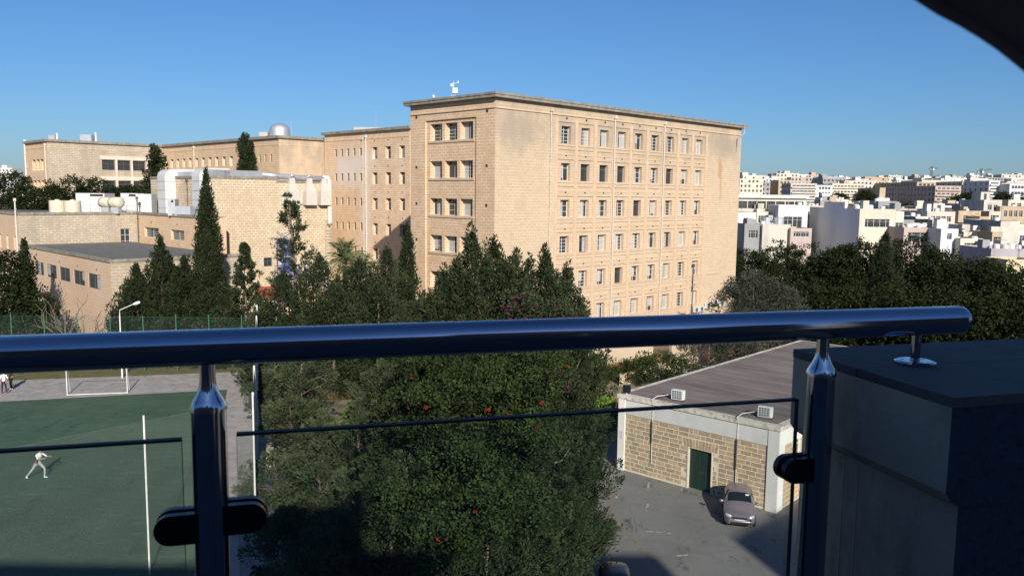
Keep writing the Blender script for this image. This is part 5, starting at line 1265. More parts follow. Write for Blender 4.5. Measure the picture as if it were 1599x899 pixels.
# --- columnar cypresses and conifers in the middle distance
l, H = place(321, 262, 80.5); conifer('columnar_cypress', l, H, lambda t: np.interp(t, [0, .2, .5, .75, .9, 1], [1.9, 1.95, 1.5, .95, .45, .05]), 'tall pointed dark cypress standing before the buff hall', 'fol_cypress', 420, 46000, .5, 1.15, .24, .40, seed=1, plume=(1.5, .34, .90), out_rag=.03)
l, H = place(383, 207, 124.5); conifer('columnar_cypress', l, H, lambda t: np.interp(t, [0, .6, .9, .97, 1], [1.25, 1.3, 1.12, .75, .15]), 'slim round-topped cypress rising behind the buff hall roof', 'fol_cypress', 240, 26000, 8, 1.25, .30, .45, seed=2, plume=(1.8, .38, .92), out_rag=.0)
l, H = place(636, 345, 78.5); conifer('columnar_cypress', l, H, lambda t: np.interp(t, [0, .6, 1], [1.3, .95, .05]), 'narrow cypress in shade at the left corner of the tall block', 'fol_cypress', 200, 14000, .5, 1.15, .28, .42, seed=3, plume=(1.6, .34, .9), out_rag=.05)
for i, (px, py, Y, r, lab) in enumerate(((250, 366, 80.5, 2.1, 'broad conifer just left of the pointed cypress'), (287, 398, 79.6, 2.0, 'conifer tucked between the pointed cypress and its left neighbour'), (212, 412, 79.3, 2.1, 'rounded conifer at the corner of the low annex'), (352, 440, 79.5, 1.6, 'conifer at the right foot of the pointed cypress'))):
    l, H = place(px, py, Y); conifer('conifer', l, H, lambda t, r=r: np.interp(t, [0, .35, .7, .9, 1], [r*1.3, r*1.25, r*.85, r*.35, .05]), lab, 'fol_cypress', 220, 25000, .6, .8, .26, .40, seed=10+i, plume=(1.6, .40, .80), out_rag=.12)
l, H = place(381, 382, 79.0); conifer('layered_conifer', l, H, cone(2.75, .85), 'layered dark conifer with a slender spire near the hall', 'fol_conifer', 170, 15000, .8, .25, .30, .34, seed=20, droop=.1)
l, H = place(466, 305, 72.5); conifer('sparse_pine', l, H, lambda t: np.interp(t, [0, .3, .55, .8, 1], [2.6, 2.3, 1.7, 1.15, .3]), 'sparse ragged pine with a bent open top in front of the blue stair', 'fol_conifer', 92, 7800, 3.0, .35, .30, .26, seed=21, lean=(-.9, 0), sub=6, boughs=40)
for i, (px, py, Y, r, lab) in enumerate(((500, 395, 72, 2.6, 'bushy dark conifer right of the sparse pine'), (560, 402, 73, 2.7, 'bushy conifer below the palm'), (603, 385, 74, 2.5, 'bushy conifer left of the tall block corner'), (440, 425, 71, 2.4, 'conifer below the blue stair'), (520, 440, 69, 2.6, 'low conifer in the middle of the grove'), (590, 440, 69.5, 2.8, 'low wide conifer at the right of the grove'), (640, 470, 70, 2.2, 'low conifer at the foot of the tall block'), (420, 470, 70, 2.1, 'low conifer beside the red roofed shed'))):
    l, H = place(px, py, Y); conifer('conifer', l, H, lambda t, r=r: np.interp(t, [0, .35, .75, .92, 1], [r*1.25, r*1.25, r*.95, r*.45, .1]), lab, 'fol_conifer', 150, 20000, .5, .55, .26, .36, seed=30+i, plume=(1.7, .46, .62), out_rag=.2)
l, H = place(241, 226, 121); conifer('round_pine', l, H, lambda t: np.interp(t, [0, .5, .8, 1], [1.2, 1.9, 1.6, .4]), 'small dark pine before the far wing windows', 'fol_cypress', 70, 8500, 13.5, .2, .36, .4, seed=50, plume=(1.5, .45, .35), out_rag=.25)
# palm
def palm(loc, H, label, seed):
    global rng
    rng = np.random.default_rng(seed); t = thing('palm_tree', loc, label, 'palm'); Ps, Ds = [], []
    mb = MB()
    for k in range(46):
        a = rng.random()*6.283; el = rng.uniform(-.2, 1.35); L = rng.uniform(2.3, 3.1); d = np.array([math.cos(a)*math.cos(el), math.sin(a)*math.cos(el), math.sin(el)]); pts = []
        for j in range(9):
            s = L*j/8; pts.append(np.array([0, 0, H])+d*s+np.array([0, 0, -.16*s*s*(1.1-.3*el)]))
        mb.tube([tuple(p) for p in pts], [.035*(1-j/9)+.006 for j in range(9)], 4, False)
        side = unit(np.cross(d, [0, 0, 1.]))
        for j in range(70):
            u = rng.uniform(.12, 1)*7.99; i = int(u); p = pts[i]+(pts[i+1]-pts[i])*(u-i); tg = unit(pts[i+1]-pts[i]); sg = 1 if j % 2 else -1
            Ps.append(p); Ds.append(unit(tg*.8+side*sg*.9+np.array([0, 0, -.15])+rng.normal(size=3)*.08))
    P, D = np.array(Ps), np.array(Ds); n = len(P)
    link_part('fronds', leaf_mesh('fronds', P, D, rng.uniform(.35, .6, n), .05, rng.uniform(.2, .9, n), M['fol_palm']), t); link_part('frond_stems', mb.mesh('frond_stems', M['bark_pale']), t)
    mb = MB(); mb.tube([(0, 0, 0), (.1, 0, H*.5), (0, 0, H)], [.26, .22, .24], 10); link_part('trunk', mb.mesh('trunk', M['bark']), t)
l, H = place(538, 398, 79); palm(l, H-.4, 'bright green palm top showing above the dark conifers', 5)
l, H = place(560, 418, 77); palm(l, H-.5, 'smaller palm lower right of the first palm crown', 6)

# --- left side
l, H = place(24, 388, 82); broadleaf('broadleaf_tree', l, [(-2, 0, H*.55, 3.6, 3, 3.2), (.6, -.5, H*.42, 3.4, 3, 2.6), (-.5, 0, H*.78, 2.0, 2, 2.2), (2.0, -1, H*.3, 2.4, 2.2, 2.0), (-3.5, -.5, H*.3, 3, 3, 2.4)], 'big dark bushy tree at the left edge before the annex', 'fol_ficus', 700, 26, .7, .30, seed=60, trunk=(.3, 3))
l, H = place(37, 372, 84); conifer('conifer', l, H, cone(1.6, .8), 'pointed conifer behind the bushy tree at the left edge', 'fol_cypress', 90, 9000, 2, .9, .28, .4, seed=61, plume=(1.5, .36, .85))
l, H = place(44, 478, 80); broadleaf('shrub', l, [(0, 0, 1.8, 4.2, 2, 2.2), (3.3, 0, 1.2, 2.4, 1.6, 1.6), (-3, 0, 1.6, 2.5, 2, 1.8)], 'grey green shrub thicket behind the far fence at the left', 'fol_grey', 380, 26, .5, .24, cat='shrub', seed=62, trunk=(.12, 1))
l, H = place(125, 505, 80.5); broadleaf('shrub', l, [(-1, 0, 1.5, 2.2, 1.4, 1.9), (1.5, 0, .9, 2, 1.2, 1.2)], 'green shrub below the annex windows beside the bare tree', 'fol_ficus', 160, 26, .45, .2, cat='shrub', seed=63, trunk=(.08, 1))
def bare_tree(loc, H, label, seed):
    r = random.Random(seed); t = thing('bare_tree', loc, label, 'tree'); mb = MB()
    def br(p, d, l, rad, dep):
        q = p+d*l*.5+Vector((r.uniform(-.1, .1), 0, r.uniform(-.05, .1)))*l; e = p+d*l; mb.tube([p, q, e], [rad, rad*.8, rad*.6], 6, False)
        if dep:
            for k in range(r.choice((2, 3))):
                nd = (d+Vector((r.uniform(-.9, .9), r.uniform(-.5, .5), r.uniform(-.25, .5)))).normalized(); br(e if k else q, nd, l*r.uniform(.55, .8), rad*.58, dep-1)
    for k in range(4): br(Vector((r.uniform(-.2, .2), 0, 0)), Vector((r.uniform(-.8, .6), r.uniform(-.2, .2), 1)).normalized(), H*r.uniform(.38, .5), .13, 3)
    link_part('branches', mb.mesh('branches', M['bark']), t)
q = at(120, 500, 79.2); bare_tree((q.x, 79.2, 0), 7.2, 'leafless pale branching tree in front of the annex wall', 9)
for i, (px, Y, w) in enumerate(((205, 78.6, 3.), (250, 78.8, 3.2), (300, 79, 3.), (350, 79, 3.2), (395, 79, 2.6))):
    q = at(px, 500, Y); broadleaf('hedge_shrub', (q.x, Y, 0), [(0, 0, 2.2, w*.75, 1.1, 2.7), (.8, 0, 3.2, w*.4, .9, 1.6)], ('hedge shrub behind the far fence next to the street lamp', 'second hedge shrub right of the street lamp behind the far fence', 'hedge shrub below the pointed cypress behind the fence', 'fourth hedge shrub right of the street lamp behind the fence', 'last hedge shrub at the right end of the far fence')[i], 'fol_grey', 150, 26, .4, .2, cat='shrub', group='hedge behind the far fence', seed=70+i, trunk=(.08, 1.5))
for i, (px, py, Y, lab) in enumerate(((20, 268, 130, 'dark leafy tree at the far left below the far wing'), (62, 290, 127, 'dark leafy tree left of the far wing corner'), (108, 272, 131, 'leafy tree before the grey end of the far wing'), (150, 277, 130, 'leafy tree under the ribbon windows of the far wing'), (182, 290, 129, 'leafy tree nearest the hall ducts'), (208, 287, 131, 'small leafy tree behind the climbing duct'))):
    l, H = place(px, py, Y); h = H-2.2 if px != 208 else H-1.2
    k = .55 if px == 208 else 1
    broadleaf('leafy_tree', l, [(0, 0, h-.6, 3.3*k, 3, 2.6*k), (-2.2*k, 0, h-2.2, 2.6*k, 2.5, 2.3), (2.2*k, 0, h-2.0, 2.7*k, 2.5, 2.4), (0, -1, h-4.2, 3.6*k, 3, 2.6)], lab, 'fol_ficus', 420, 22, .7, .34, group=None, seed=80+i, trunk=(.3, h-5))

# --- the big conifers in front of the tall block
big = [(737, 348, 36.5, [(0, 3.0), (.4, 3.0), (.66, 2.5), (.78, 1.85), (.87, 1.15), (.94, .5), (1, .05)], 'tallest of the big front conifers, its ragged spire before the tall block corner', 52000),
       (772, 366, 37.5, [(0, 2.9), (.4, 2.9), (.66, 2.4), (.78, 1.8), (.87, 1.2), (.94, .62), (1, .08)], 'big front conifer just right of the tallest spire', 42000),
       (853, 382, 38.5, [(0, 2.7), (.4, 2.6), (.68, 2.0), (.8, 1.4), (.88, .9), (.95, .4), (1, .05)], 'big front conifer with a narrow spire before the first window columns', 40000),
       (887, 408, 39.5, [(0, 1.7), (.4, 1.7), (.75, 1.2), (.88, .75), (.95, .35), (1, .05)], 'slender front conifer at the right of the group', 30000),
       (906, 456, 39.0, [(0, 1.2), (.4, 1.2), (.75, .8), (.9, .42), (1, .05)], 'lowest front conifer at the right end of the group', 22000),
       (694, 412, 35.5, [(0, 3.0), (.4, 2.9), (.72, 2.0), (.88, 1.0), (.95, .45), (1, .05)], 'front conifer left of the tallest spire, before the triple windows', 40000),
       (714, 398, 36.0, [(0, 2.6), (.5, 2.3), (.8, 1.4), (.92, .6), (1, .05)], 'front conifer filling the left shoulder of the tallest spire', 26000),
       (826, 396, 38.2, [(0, 2.4), (.5, 2.1), (.8, 1.4), (.92, .7), (1, .05)], 'front conifer filling the gap left of the narrow spire', 26000),
       (672, 452, 35.0, [(0, 2.2), (.5, 2.0), (.8, 1.3), (.92, .6), (1, .05)], 'low front conifer at the far left of the big group', 22000),
       (786, 400, 37.0, [(0, 2.6), (.5, 2.4), (.8, 1.6), (.92, .8), (1, .05)], 'front conifer filling the dip right of the second spire', 26000),
       (866, 432, 38.0, [(0, 2.2), (.5, 2.0), (.8, 1.3), (.92, .6), (1, .05)], 'front conifer filling the dip right of the narrow spire', 22000),
       (806, 388, 38.8, [(0, 2.2), (.5, 2.0), (.8, 1.3), (.92, .6), (1, .05)], 'thin front conifer between the two highest pairs of spires', 16000)]
for i, (px, py, Y, pr, lab, nl) in enumerate(big):
    l, H = place(px, py, Y); a_, b_ = zip(*pr)
    conifer('large_conifer', l, H, lambda t, a_=a_, b_=b_: np.interp(t, a_, b_)*np.interp(t, [0, .85, 1], [1.12, 1.32, 1.1]), lab, 'fol_conifer', int(nl/190), int(nl*1.08), .8, .6, .172, .38, seed=100+i, plume=(1.45, .38, .60), out_rag=.2, fill=.3)
low = [(640, 575, 31.5, 2.6, 'low front conifer at the left of the big group below the rail', 34000), (700, 600, 29.5, 2.7, 'low front conifer in the middle of the big group', 36000), (790, 560, 32.0, 2.8, 'low front conifer under the handrail centre', 38000), (838, 600, 31.0, 2.0, 'low front conifer beside the yard', 34000), (885, 745, 31.5, 1.15, 'low front conifer leaning out over the yard with a long bough', 18000), (610, 715, 27.5, 2.3, 'lowest front conifer at the left, partly in shadow', 26000), (760, 760, 25.5, 2.3, 'nearest front conifer at the bottom centre', 30000), (825, 770, 26.5, 1.8, 'nearest front conifer at the bottom right of the group', 28000)]
for i, (px, py, Y, r, lab, nl) in enumerate(low):
    l, H = place(px, py, Y); conifer('front_conifer', l, H, lambda t, r=r: np.interp(t, [0, .45, .8, 1], [r*1.05, r, r*.68, .15]), lab, 'fol_conifer', int(nl/230), int(nl*1.0), .5, .5, .155, .40, seed=120+i, plume=(1.25, .36, .48), out_rag=.2)
# long bough reaching over the yard
l, H = place(940, 770, 32.5)
rng = np.random.default_rng(77)
bt = thing('leaning_conifer', l, 'young conifer with a bough reaching right over the yard towards the garage', 'tree')
n = 9000; k = rng.random(n); ax = np.array([1.3, 0., .9]); P = np.array([-.9, 0, H*.55])+ax*(k**.8)[:, None]+rng.normal(size=(n, 3))*(.42*(1.1-k))[:, None]; D = unit(ax+rnd_dir(n)*.8)
link_part('crown', leaf_mesh('crown', P, D, rng.uniform(.12, .24, n), .06, .3+.4*k+rng.normal(0, .15, n), M['fol_conifer']), bt)
mb = MB(); mb.tube([(-1, 0, 0), (-.8, 0, H*.5), (.2, 0, H*.8), (.6, 0, H*1.05)], [.12, .08, .04, .01], 6); link_part('trunk', mb.mesh('trunk', M['bark']), bt)

# --- creeper with red flowers over the front conifers, bougainvillea at the right
def creeper(name, label, blobs, mat, fmat, nclump, nflower, seed, cat='creeper', leaf=.13):
    global rng
    rng = np.random.default_rng(seed); c = Vector(blobs[0][:3]); t = thing(name, (c.x, c.y, 0), label, cat)
    L = [(b[0]-c.x, b[1]-c.y, b[2], b[3], b[4], b[5]) for b in blobs]
    P, D, ti = broad_leaves(L, nclump, 26, .34, leaf, (.78, 1.06), .1); n = len(P)
    link_part('foliage', leaf_mesh('foliage', P, D, leaf*rng.uniform(.6, 1.3, n), leaf*.62, ti, M[mat]), t)
    LL = np.array(L); li = rng.integers(0, len(L), nflower); d = rnd_dir(nflower); d[:, 1] = -abs(d[:, 1])-.5; d = unit(d)
    C = LL[li, :3]+d*LL[li, 3:6]*1.10; per = 22; ci = np.repeat(np.arange(nflower), per); m_ = len(ci)
    P = C[ci]+rnd_dir(m_)*(rng.random(m_)**.5)[:, None]*rng.uniform(.03, .075, nflower)[ci][:, None]; D = unit(rnd_dir(m_)+np.array([0, -.6, .2]))
    link_part('flowers', leaf_mesh('flowers', P, D, .06, .045, rng.random(m_), M[fmat]), t, 'stuff')
    mb = MB()
    for k in range(5):
        x = rng.uniform(-1.2, 1.2); mb.tube([(x, .3, 0), (x+.2, 0, 2), (x*1.4, -.2, 4.5)], [.05, .035, .015], 5, False)
    link_part('stems', mb.mesh('stems', M['bark']), t)
def blob(px, py, Y, rx, rz, ry=.8): p = at(px, py, Y); return (p.x, p.y, p.z, rx, ry, rz)
CR_ = 0
creeper('flowering_creeper', 'green creeper dotted with red flowers climbing over the front conifers', [blob(790, 590, 28.3, 1.9, 1.3), blob(815, 640, 28.0, 1.4, 1.4), blob(735, 620, 27.2, 1.5, 1.1), blob(680, 560, 29.5, 1.6, .8), blob(800, 690, 26.5, 1.4, 1.2), blob(720, 740, 25.2, 1.2, 1.2), blob(850, 580, 29.4, 1.0, .9), blob(640, 640, 27.6, 1.1, .9)], 'fol_green', 'flower_red', 430, 9, 41)
creeper('flowering_creeper', 'lower mat of green creeper with a few red blooms at the bottom centre', [blob(745, 800, 23.2, 1.1, .9), blob(820, 790, 24.2, 1.0, .9), blob(690, 850, 22.6, .9, .8), blob(640, 790, 24.8, 1.0, .8)], 'fol_green', 'flower_red', 190, 3, 42)
creeper('bougainvillea', 'magenta flowered bougainvillea in the upper right of the front conifers', [blob(850, 500, 34.6, 1.1, .9), blob(810, 480, 34.9, .8, .7), blob(855, 560, 32.4, .8, .8), blob(880, 590, 32, .5, .5), blob(895, 500, 36, .6, .6)], 'fol_conifer', 'flower_pink', 170, 70, 43, 'shrub')

# --- pines and shrubs between the court and the front conifers
mid = [(430, 545, 60, 2.3, 'pine beside the court fence poles, far one'), (470, 535, 57, 2.5, 'pine under the handrail beside the red earth'), (455, 620, 50, 2.2, 'pine with a visible pale trunk right of the fence poles'), (510, 650, 47, 2.3, 'open pine in the middle of the left grove'), (560, 640, 45, 2.4, 'pine touching the left flank of the front conifers'), (600, 560, 52, 2.6, 'tall pine behind the left flank of the front conifers'), (640, 520, 56, 2.6, 'tall pine at the foot of the tall block, under the handrail'), (430, 700, 41, 2.2, 'shaggy young pine leaning over the concrete by the fence'), (500, 720, 39, 2.4, 'young pine in front of the left grove'), (560, 725, 37, 2.2, 'young pine at the shadow edge'), (450, 790, 34, 2.0, 'low pine in the building shadow at the bottom left'), (530, 800, 32, 2.2, 'low pine in the building shadow left of the front conifers'), (470, 860, 29, 1.9, 'lowest pine in the dark bottom corner'), (560, 850, 28.5, 2.0, 'low pine at the dark foot of the front conifers')]
for i, (px, py, Y, r, lab) in enumerate(mid):
    l, H = place(px, py, Y); conifer('pine_tree', l, H, lambda t, r=r: np.interp(t, [0, .4, .75, 1], [r*.9, r, r*.75, .25]), lab, 'fol_pine', 62, 11500 if py > 600 else 9500, min(1.2, H*.2) if i not in (2,) else 2.2, .35, .19 if Y < 45 else .24, .26, seed=150+i, boughs=34, plume=(1.25 if Y > 40 else 1.1, .40, .35), out_rag=.3, fill=.08)
l, H = place(570, 612, 55); broadleaf('shrub', l, [(0, 0, 1.6, 1.6, 1.3, 1.5), (.9, 0, 1., 1.2, 1, 1)], 'bright green shrub at the edge of the red earth', 'fol_bright', 170, 26, .35, .16, cat='shrub', seed=171, trunk=(.06, .8))
l, H = place(945, 600, 57); broadleaf('shrub', l, [(0, 0, 1.5, 1.3, 1.0, 1.3), (-.9, -.3, 1.0, .9, .8, .9)], 'bright yellow green shrub at the left corner of the garage', 'fol_bright', 260, 26, .32, .19, cat='shrub', seed=172, trunk=(.06, .8))
l, H = place(1030, 545, 73); broadleaf('shrub', l, [(0, 0, 1.7, 2.3, 1.4, 1.4), (2.2, 0, 1.3, 1.6, 1.2, 1.1), (-2, 0, 1.5, 1.5, 1.2, 1.3)], 'dark green bush with pale stems in the garden behind the garage', 'fol_green', 240, 26, .42, .2, cat='shrub', seed=173, trunk=(.1, 1), bark='bark_pale')
l, H = place(935, 540, 66); broadleaf('shrub', l, [(0, 0, 2.2, 1.8, 1.4, 2.0), (-1.6, 0, 1.6, 1.4, 1.2, 1.5)], 'dark shrub between the bougainvillea and the garden wall', 'fol_green', 240, 26, .42, .2, cat='shrub', seed=174, trunk=(.1, 1))
rng = np.random.default_rng(9); n = 9000; a, b_ = G(950, 597), G(1040, 578); u, w = rng.random(n), rng.normal(0, 1, n)
P = np.stack([a.x+(b_.x-a.x)*u+w*.1, a.y+(b_.y-a.y)*u+1.7+w*1.0, np.full(n, .3)], -1); D = unit(np.array([0, 0, 1.])+rng.normal(size=(n, 3))*.25)
o = bpy.data.objects.new('dry_grass', leaf_mesh('dry_grass', P, D, rng.uniform(.4, 1.0, n), .05, rng.random(n), M['fol_dry'])); COL.objects.link(o); o['kind'] = 'stuff'; tag(o, 'tall dry brown grass in the bed behind the garage', 'grass')

# --- dark park trees at the right
park = [(1165, 392, 118, 5, 'dark leafy park tree touching the right edge of the tall block'), (1215, 380, 128, 5.5, 'dark park tree below the pale stone house wall'), (1262, 384, 124, 5.5, 'dark park tree below the blue grey gable, left'), (1310, 386, 122, 5, 'dark park tree below the blue grey gable, right'), (1350, 378, 120, 5, 'dark park tree left of the cypress-topped one'), (1425, 374, 116, 5.5, 'dark park tree right of the cypress-topped one'), (1470, 392, 112, 5.5, 'dark park tree below the white house wall'), (1515, 402, 106, 5.5, 'dark park tree below the balconied houses'), (1560, 408, 102, 5.2, 'dark park tree second from the right edge'), (1605, 420, 98, 5.2, 'dark park tree at the right edge of the picture'), (1260, 440, 96, 4.5, 'front park tree behind the grey olive'), (1330, 445, 94, 5, 'front park tree above the garage roof'), (1410, 440, 92, 5, 'front park tree above the rail end, left'), (1480, 450, 88, 4.8, 'front park tree above the rail end, right'), (1545, 462, 86, 4.8, 'front park tree above the parapet wall'), (1610, 470, 84, 4.6, 'front park tree at the right edge above the parapet')]
for i, (px, py, Y, r, lab) in enumerate(park):
    l, H = place(px, py, Y); h = H-r*.5
    lob = [(0, 0, h, r*.75, r*.7, r*.55), (-r*.55, -.5, h-r*.25, r*.6, r*.6, r*.5), (r*.55, -.4, h-r*.22, r*.6, r*.6, r*.5), (0, -r*.35, h-r*.65, r*.85, r*.7, r*.55), (-r*.35, 0, h-r*1.1, r*.7, r*.6, r*.5), (r*.4, -.3, h-r*1.05, r*.7, r*.6, r*.5)]
    broadleaf('park_tree', l, lob, lab, 'fol_ficus', 620, 24, .62, .33, group='dark trees of the park', seed=200+i, trunk=(.35, max(1.5, h-r*1.2)))
l, H = place(1384, 363, 104); conifer('conifer', l, H, cone(3.6, .75), 'grey green cypress poking above the dark park trees', 'fol_conifer', 120, 16000, 2, .35, .34, .36, seed=230, plume=(2.0, .5, .5), out_rag=.2)
l, H = place(1178, 424, 84); broadleaf('olive_tree', l, [(0, 0, H-2.0, 2.9, 2.4, 1.9), (-2.2, 0, H-3.6, 2.2, 2, 2), (2.6, -.3, H-3.4, 2.4, 2, 2), (.3, -.6, H-5, 3.4, 2.4, 2.2), (4.2, -.3, H-5.2, 2.2, 2, 1.7), (-1, 0, H-7, 3, 2, 2)], 'grey green feathery tree in front of the tall block right end', 'fol_grey', 850, 30, .45, .34, .22, seed=231, trunk=(.25, 4), up=.4)
l, H = place(1110, 480, 80); broadleaf('shrub', l, [(0, 0, 2.4, 2.2, 1.6, 2.4), (2.6, 0, 2, 2.2, 1.6, 2), (5, 0, 1.8, 2.2, 1.6, 1.9)], 'dark feathery shrub behind the garage roof', 'fol_grey', 360, 28, .45, .3, .25, cat='shrub', seed=232, trunk=(.12, 1))
# ------------------------------------------------------------------ the town on the hillside
TW = {k: plain('town_'+k, c, .9, var=.07, scale=.25, dirt=(.35, [x*.72 for x in c], 0, .5)) for k, c in dict(white=(.68, .665, .63), cream=(.60, .555, .45), stone=(.44, .35, .235), pink=(.46, .375, .335), grey=(.30, .30, .30), yellow=(.56, .48, .31), peach=(.48, .37, .26), pale=(.54, .505, .44), lilac=(.38, .345, .37)).items()}
TW['gable'] = plain('gable_blue_shade', (.66, .67, .72), .9, var=.05, scale=.2)  # white wall; the blue of its skylit shade is mixed into the colour
M['town_glass'] = glassmat('town_glass', None, (.035, .045, .055))
rt = random.Random(21)
_tm = MB(); _tm.lathe([(0, 1.32), (.35, 1.30), (.58, 1.2), (.6, 1.1), (.6, 0)], (0, 0, 0), 12); TANK = _tm.mesh('tank', TW['white'])
def tank(p, parent, s=1.): 
    o = child('roof_tank', TANK, parent, p, 0, (s, s, s)); return o
def clutter(t, W, L, zt, depth, mat):
    """the odds and ends of a flat roof: wash-rooms, tanks, aerials, cooling boxes, a stair head"""
    n = int(max(2, L/2.2))
    for k in range(n):
        x = rt.uniform(.3, max(.4, L-1.6)); y = rt.uniform(.6, max(.8, min(depth*.5, 6))); r = rt.random(); mb = MB()
        if r < .3: strip_box(mb, W, x, x+rt.uniform(.8, 2.4), zt-.6, zt+rt.uniform(.5, 1.9), -y-rt.uniform(1, 2.5), -y); mb.build('roof_box', TW[rt.choice((mat, 'pale', 'white', 'grey'))], t)
        elif r < .6:
            q = W.P(x, zt-.55, -y); tank((q.x, q.y, q.z), t, rt.uniform(.7, 1.1))
        elif r < .82:
            q = W.P(x, zt-.6, -y); h = rt.uniform(1.8, 3.4); mb.tube([(q.x, q.y, q.z), (q.x, q.y, q.z+h)], .03, 4, False)
            for j in range(3): mb.tube([(q.x-.5, q.y, q.z+h-.2*j), (q.x+.5, q.y, q.z+h-.2*j)], .018, 4, False)
            mb.build('aerial', M['pipe_dark'], t)
        else:
            q = W.P(x, zt-.1, -y); mb.lathe([(.0, .0), (.3, .05), (.5, .18)], (q.x, q.y, q.z+.6), 10); mb.tube([(q.x, q.y, q.z-.5), (q.x, q.y, q.z+.62)], .04, 5); mb.build('dish', TW['white'], t)
def house(name, label, px0, px1, ytop, Y, yaw=0., depth=12., mat='white', rows=(), cols=0, ww=1.3, wh=1.4, side='same', zb=None, cat='house', group=None, small=False, parapet=.0, margin=.9, hut=None, tanks=0, balc=False, band=False, side_cols=0, roofslab=None):
    a = at(px0, ytop, Y); zt = a.z; b_ = at(px1, ytop, Y); L = (b_.x-a.x)/(math.cos(yaw)-math.sin(yaw)*b_.x/Y) if True else 0
    z0 = (zb if zb is not None else float(hz(a.x, Y)))-1.5
    t = thing(name, (a.x, Y, z0), label, cat, group); W = Wall((a.x, Y), yaw); bk = -W.n
    holes = []; wl_ = []
    if cols:
        for zr_ in rows:
            for q in range(cols):
                c = margin+(L-2*margin)*(q+.5)/cols; w2 = (L-2*margin)/cols*.46 if band else ww/2
                holes.append((c-w2, c+w2, zt-zr_-wh, zt-zr_, .25))
    mb = MB(); wallgrid(mb, W, 0, L, z0, zt, holes); mb.build('wall', TW[mat], t)
    win = MB()
    for h in holes:
        if small: strip_box(win, W, h[0], h[1], h[2], h[3], -.3, -.22)
        else: add_window(t, W, h[0], h[1], h[2], h[3], .18, 'pair' if not band else 'band', 0)
    if small and holes: win.build('windows', M['town_glass'], t, kind='stuff')
    S = Wall(W.P(0, 0, -depth), yaw-math.pi/2); sh = []
    if side_cols:
        for zr_ in rows:
            for q in range(side_cols):
                c = depth*(q+.5)/side_cols; sh.append((c-ww/2, c+ww/2, zt-zr_-wh, zt-zr_, .25))
    mb = MB(); wallgrid(mb, S, 0, depth, z0, zt, sh); mb.build('side_wall', TW[mat if side == 'same' else side], t)
    if sh:
        win = MB()
        for h in sh: strip_box(win, S, h[0], h[1], h[2], h[3], -.3, -.22)
        win.build('side_windows', M['town_glass'], t, kind='stuff')
    R = Wall(W.P(L, 0, 0), yaw+math.pi/2); mb = MB(); wallgrid(mb, R, 0, depth, z0, zt, []); K = Wall(W.P(L, 0, -depth), yaw+math.pi); wallgrid(mb, K, 0, L, z0, zt, []); mb.build('rear_wall', TW[mat], t)
    mb = MB(); mb.face([W.P(0, zt-.5, -.2), W.P(L, zt-.5, -.2), W.P(L, zt-.5, -depth), W.P(0, zt-.5, -depth)]) if False else None
    rp = MB(); e = .25 if roofslab else 0
    if roofslab:
        strip_box(rp, W, -.4, L+.4, zt+.003, zt+roofslab, -depth-.3, .8); rp.build('roof', TW['white'], t)
    else:
        rp.face([W.P(.2, zt-.6, -.2), W.P(L-.2, zt-.6, -.2), W.P(L-.2, zt-.6, -depth+.2), W.P(.2, zt-.6, -depth+.2)]); strip_box(rp, W, .2, L-.2, zt-.7, zt-.0, -.28, -.2)
        rp.build('roof', M['roof_pale'], t)
    if hut:
        hx, hw, hh = hut; mb = MB(); strip_box(mb, W, L*hx, L*hx+hw, zt-.6, zt+hh, -depth*.7, -depth*.3); mb.build('roof_room', TW[mat], t)
        mb = MB(); strip_box(mb, W, L*hx+hw*.35, L*hx+hw*.65, zt-.3, zt+hh*.8, -depth*.3, -depth*.3+.04); mb.build('roof_door', M['town_glass'], t)
    for k in range(tanks):
        q = W.P(L*(.25+.6*k/max(1, tanks)), zt-.55, -depth*.22); tank((q.x, q.y, q.z), t, rt.uniform(.85, 1.1))
    if not small and not roofslab: clutter(t, W, L, zt, depth, mat)
    if balc:
        for zr_ in rows:
            mb = MB(); strip_box(mb, W, margin*.5, L-margin*.5, zt-zr_-wh-.25, zt-zr_-wh-.08, .002, 1.1); strip_box(mb, W, margin*.5, L-margin*.5, zt-zr_-wh-.08, zt-zr_-wh+.75, 1.02, 1.08); mb.build('balcony', TW[mat], t)
    return t, W, L, zt
# nearest row, above the park trees
house('modern_house', 'long white modern building with a flat white roof and a band of windows', 1135, 1259, 308.5, 196, .02, 16, 'cream', (.75,), 8, 1.3, 1.75, roofslab=.75, zb=0, margin=.5, band=True)
house('modern_house', 'cream lower storey under the long white roof, with scattered windows', 1138, 1240, 326, 193.5, .02, 2.2, 'cream', (1.0, 3.6), 4, 1.2, 1.6, zb=0, margin=2)
house('town_house', 'rough white stone house right beside the tall block edge', 1130, 1181, 331, 178, .05, 12, 'white', (1.2, 4.2), 2, 1.0, 1.5, zb=0, tanks=1)
house('town_house', 'bright white stepped house with a framed terrace doorway', 1216, 1262, 320, 186, .0, 8, 'white', (2.6,), 2, 2.0, 2.6, zb=0, margin=1.2)
house('town_house', 'dark grey sheltered house end below the white stone house', 1163, 1191, 349, 170, .0, 9, 'grey', (1.4,), 2, .9, 1.6, side='grey', zb=0)
house('town_house', 'pale bare stone house wall with two round tanks on its roof', 1191, 1235, 350, 169, .03, 9, 'pale', (), 0, zb=0, tanks=0)
for px, lab in ((1197, 'grey white round roof tank above the bare stone wall, left of two'), (1216, 'grey white round roof tank above the bare stone wall, right of two')):
    q = at(px, 350, 172); tt = thing('roof_tank', (q.x, 172, q.z), lab, 'tank', 'tanks on the stone house'); m_ = MB(); m_.lathe([(0, 1.5), (.9, 1.48), (1.05, 1.4), (1.05, -.6)], (q.x, 172, q.z), 16); m_.build('shell', M['galv'], tt)
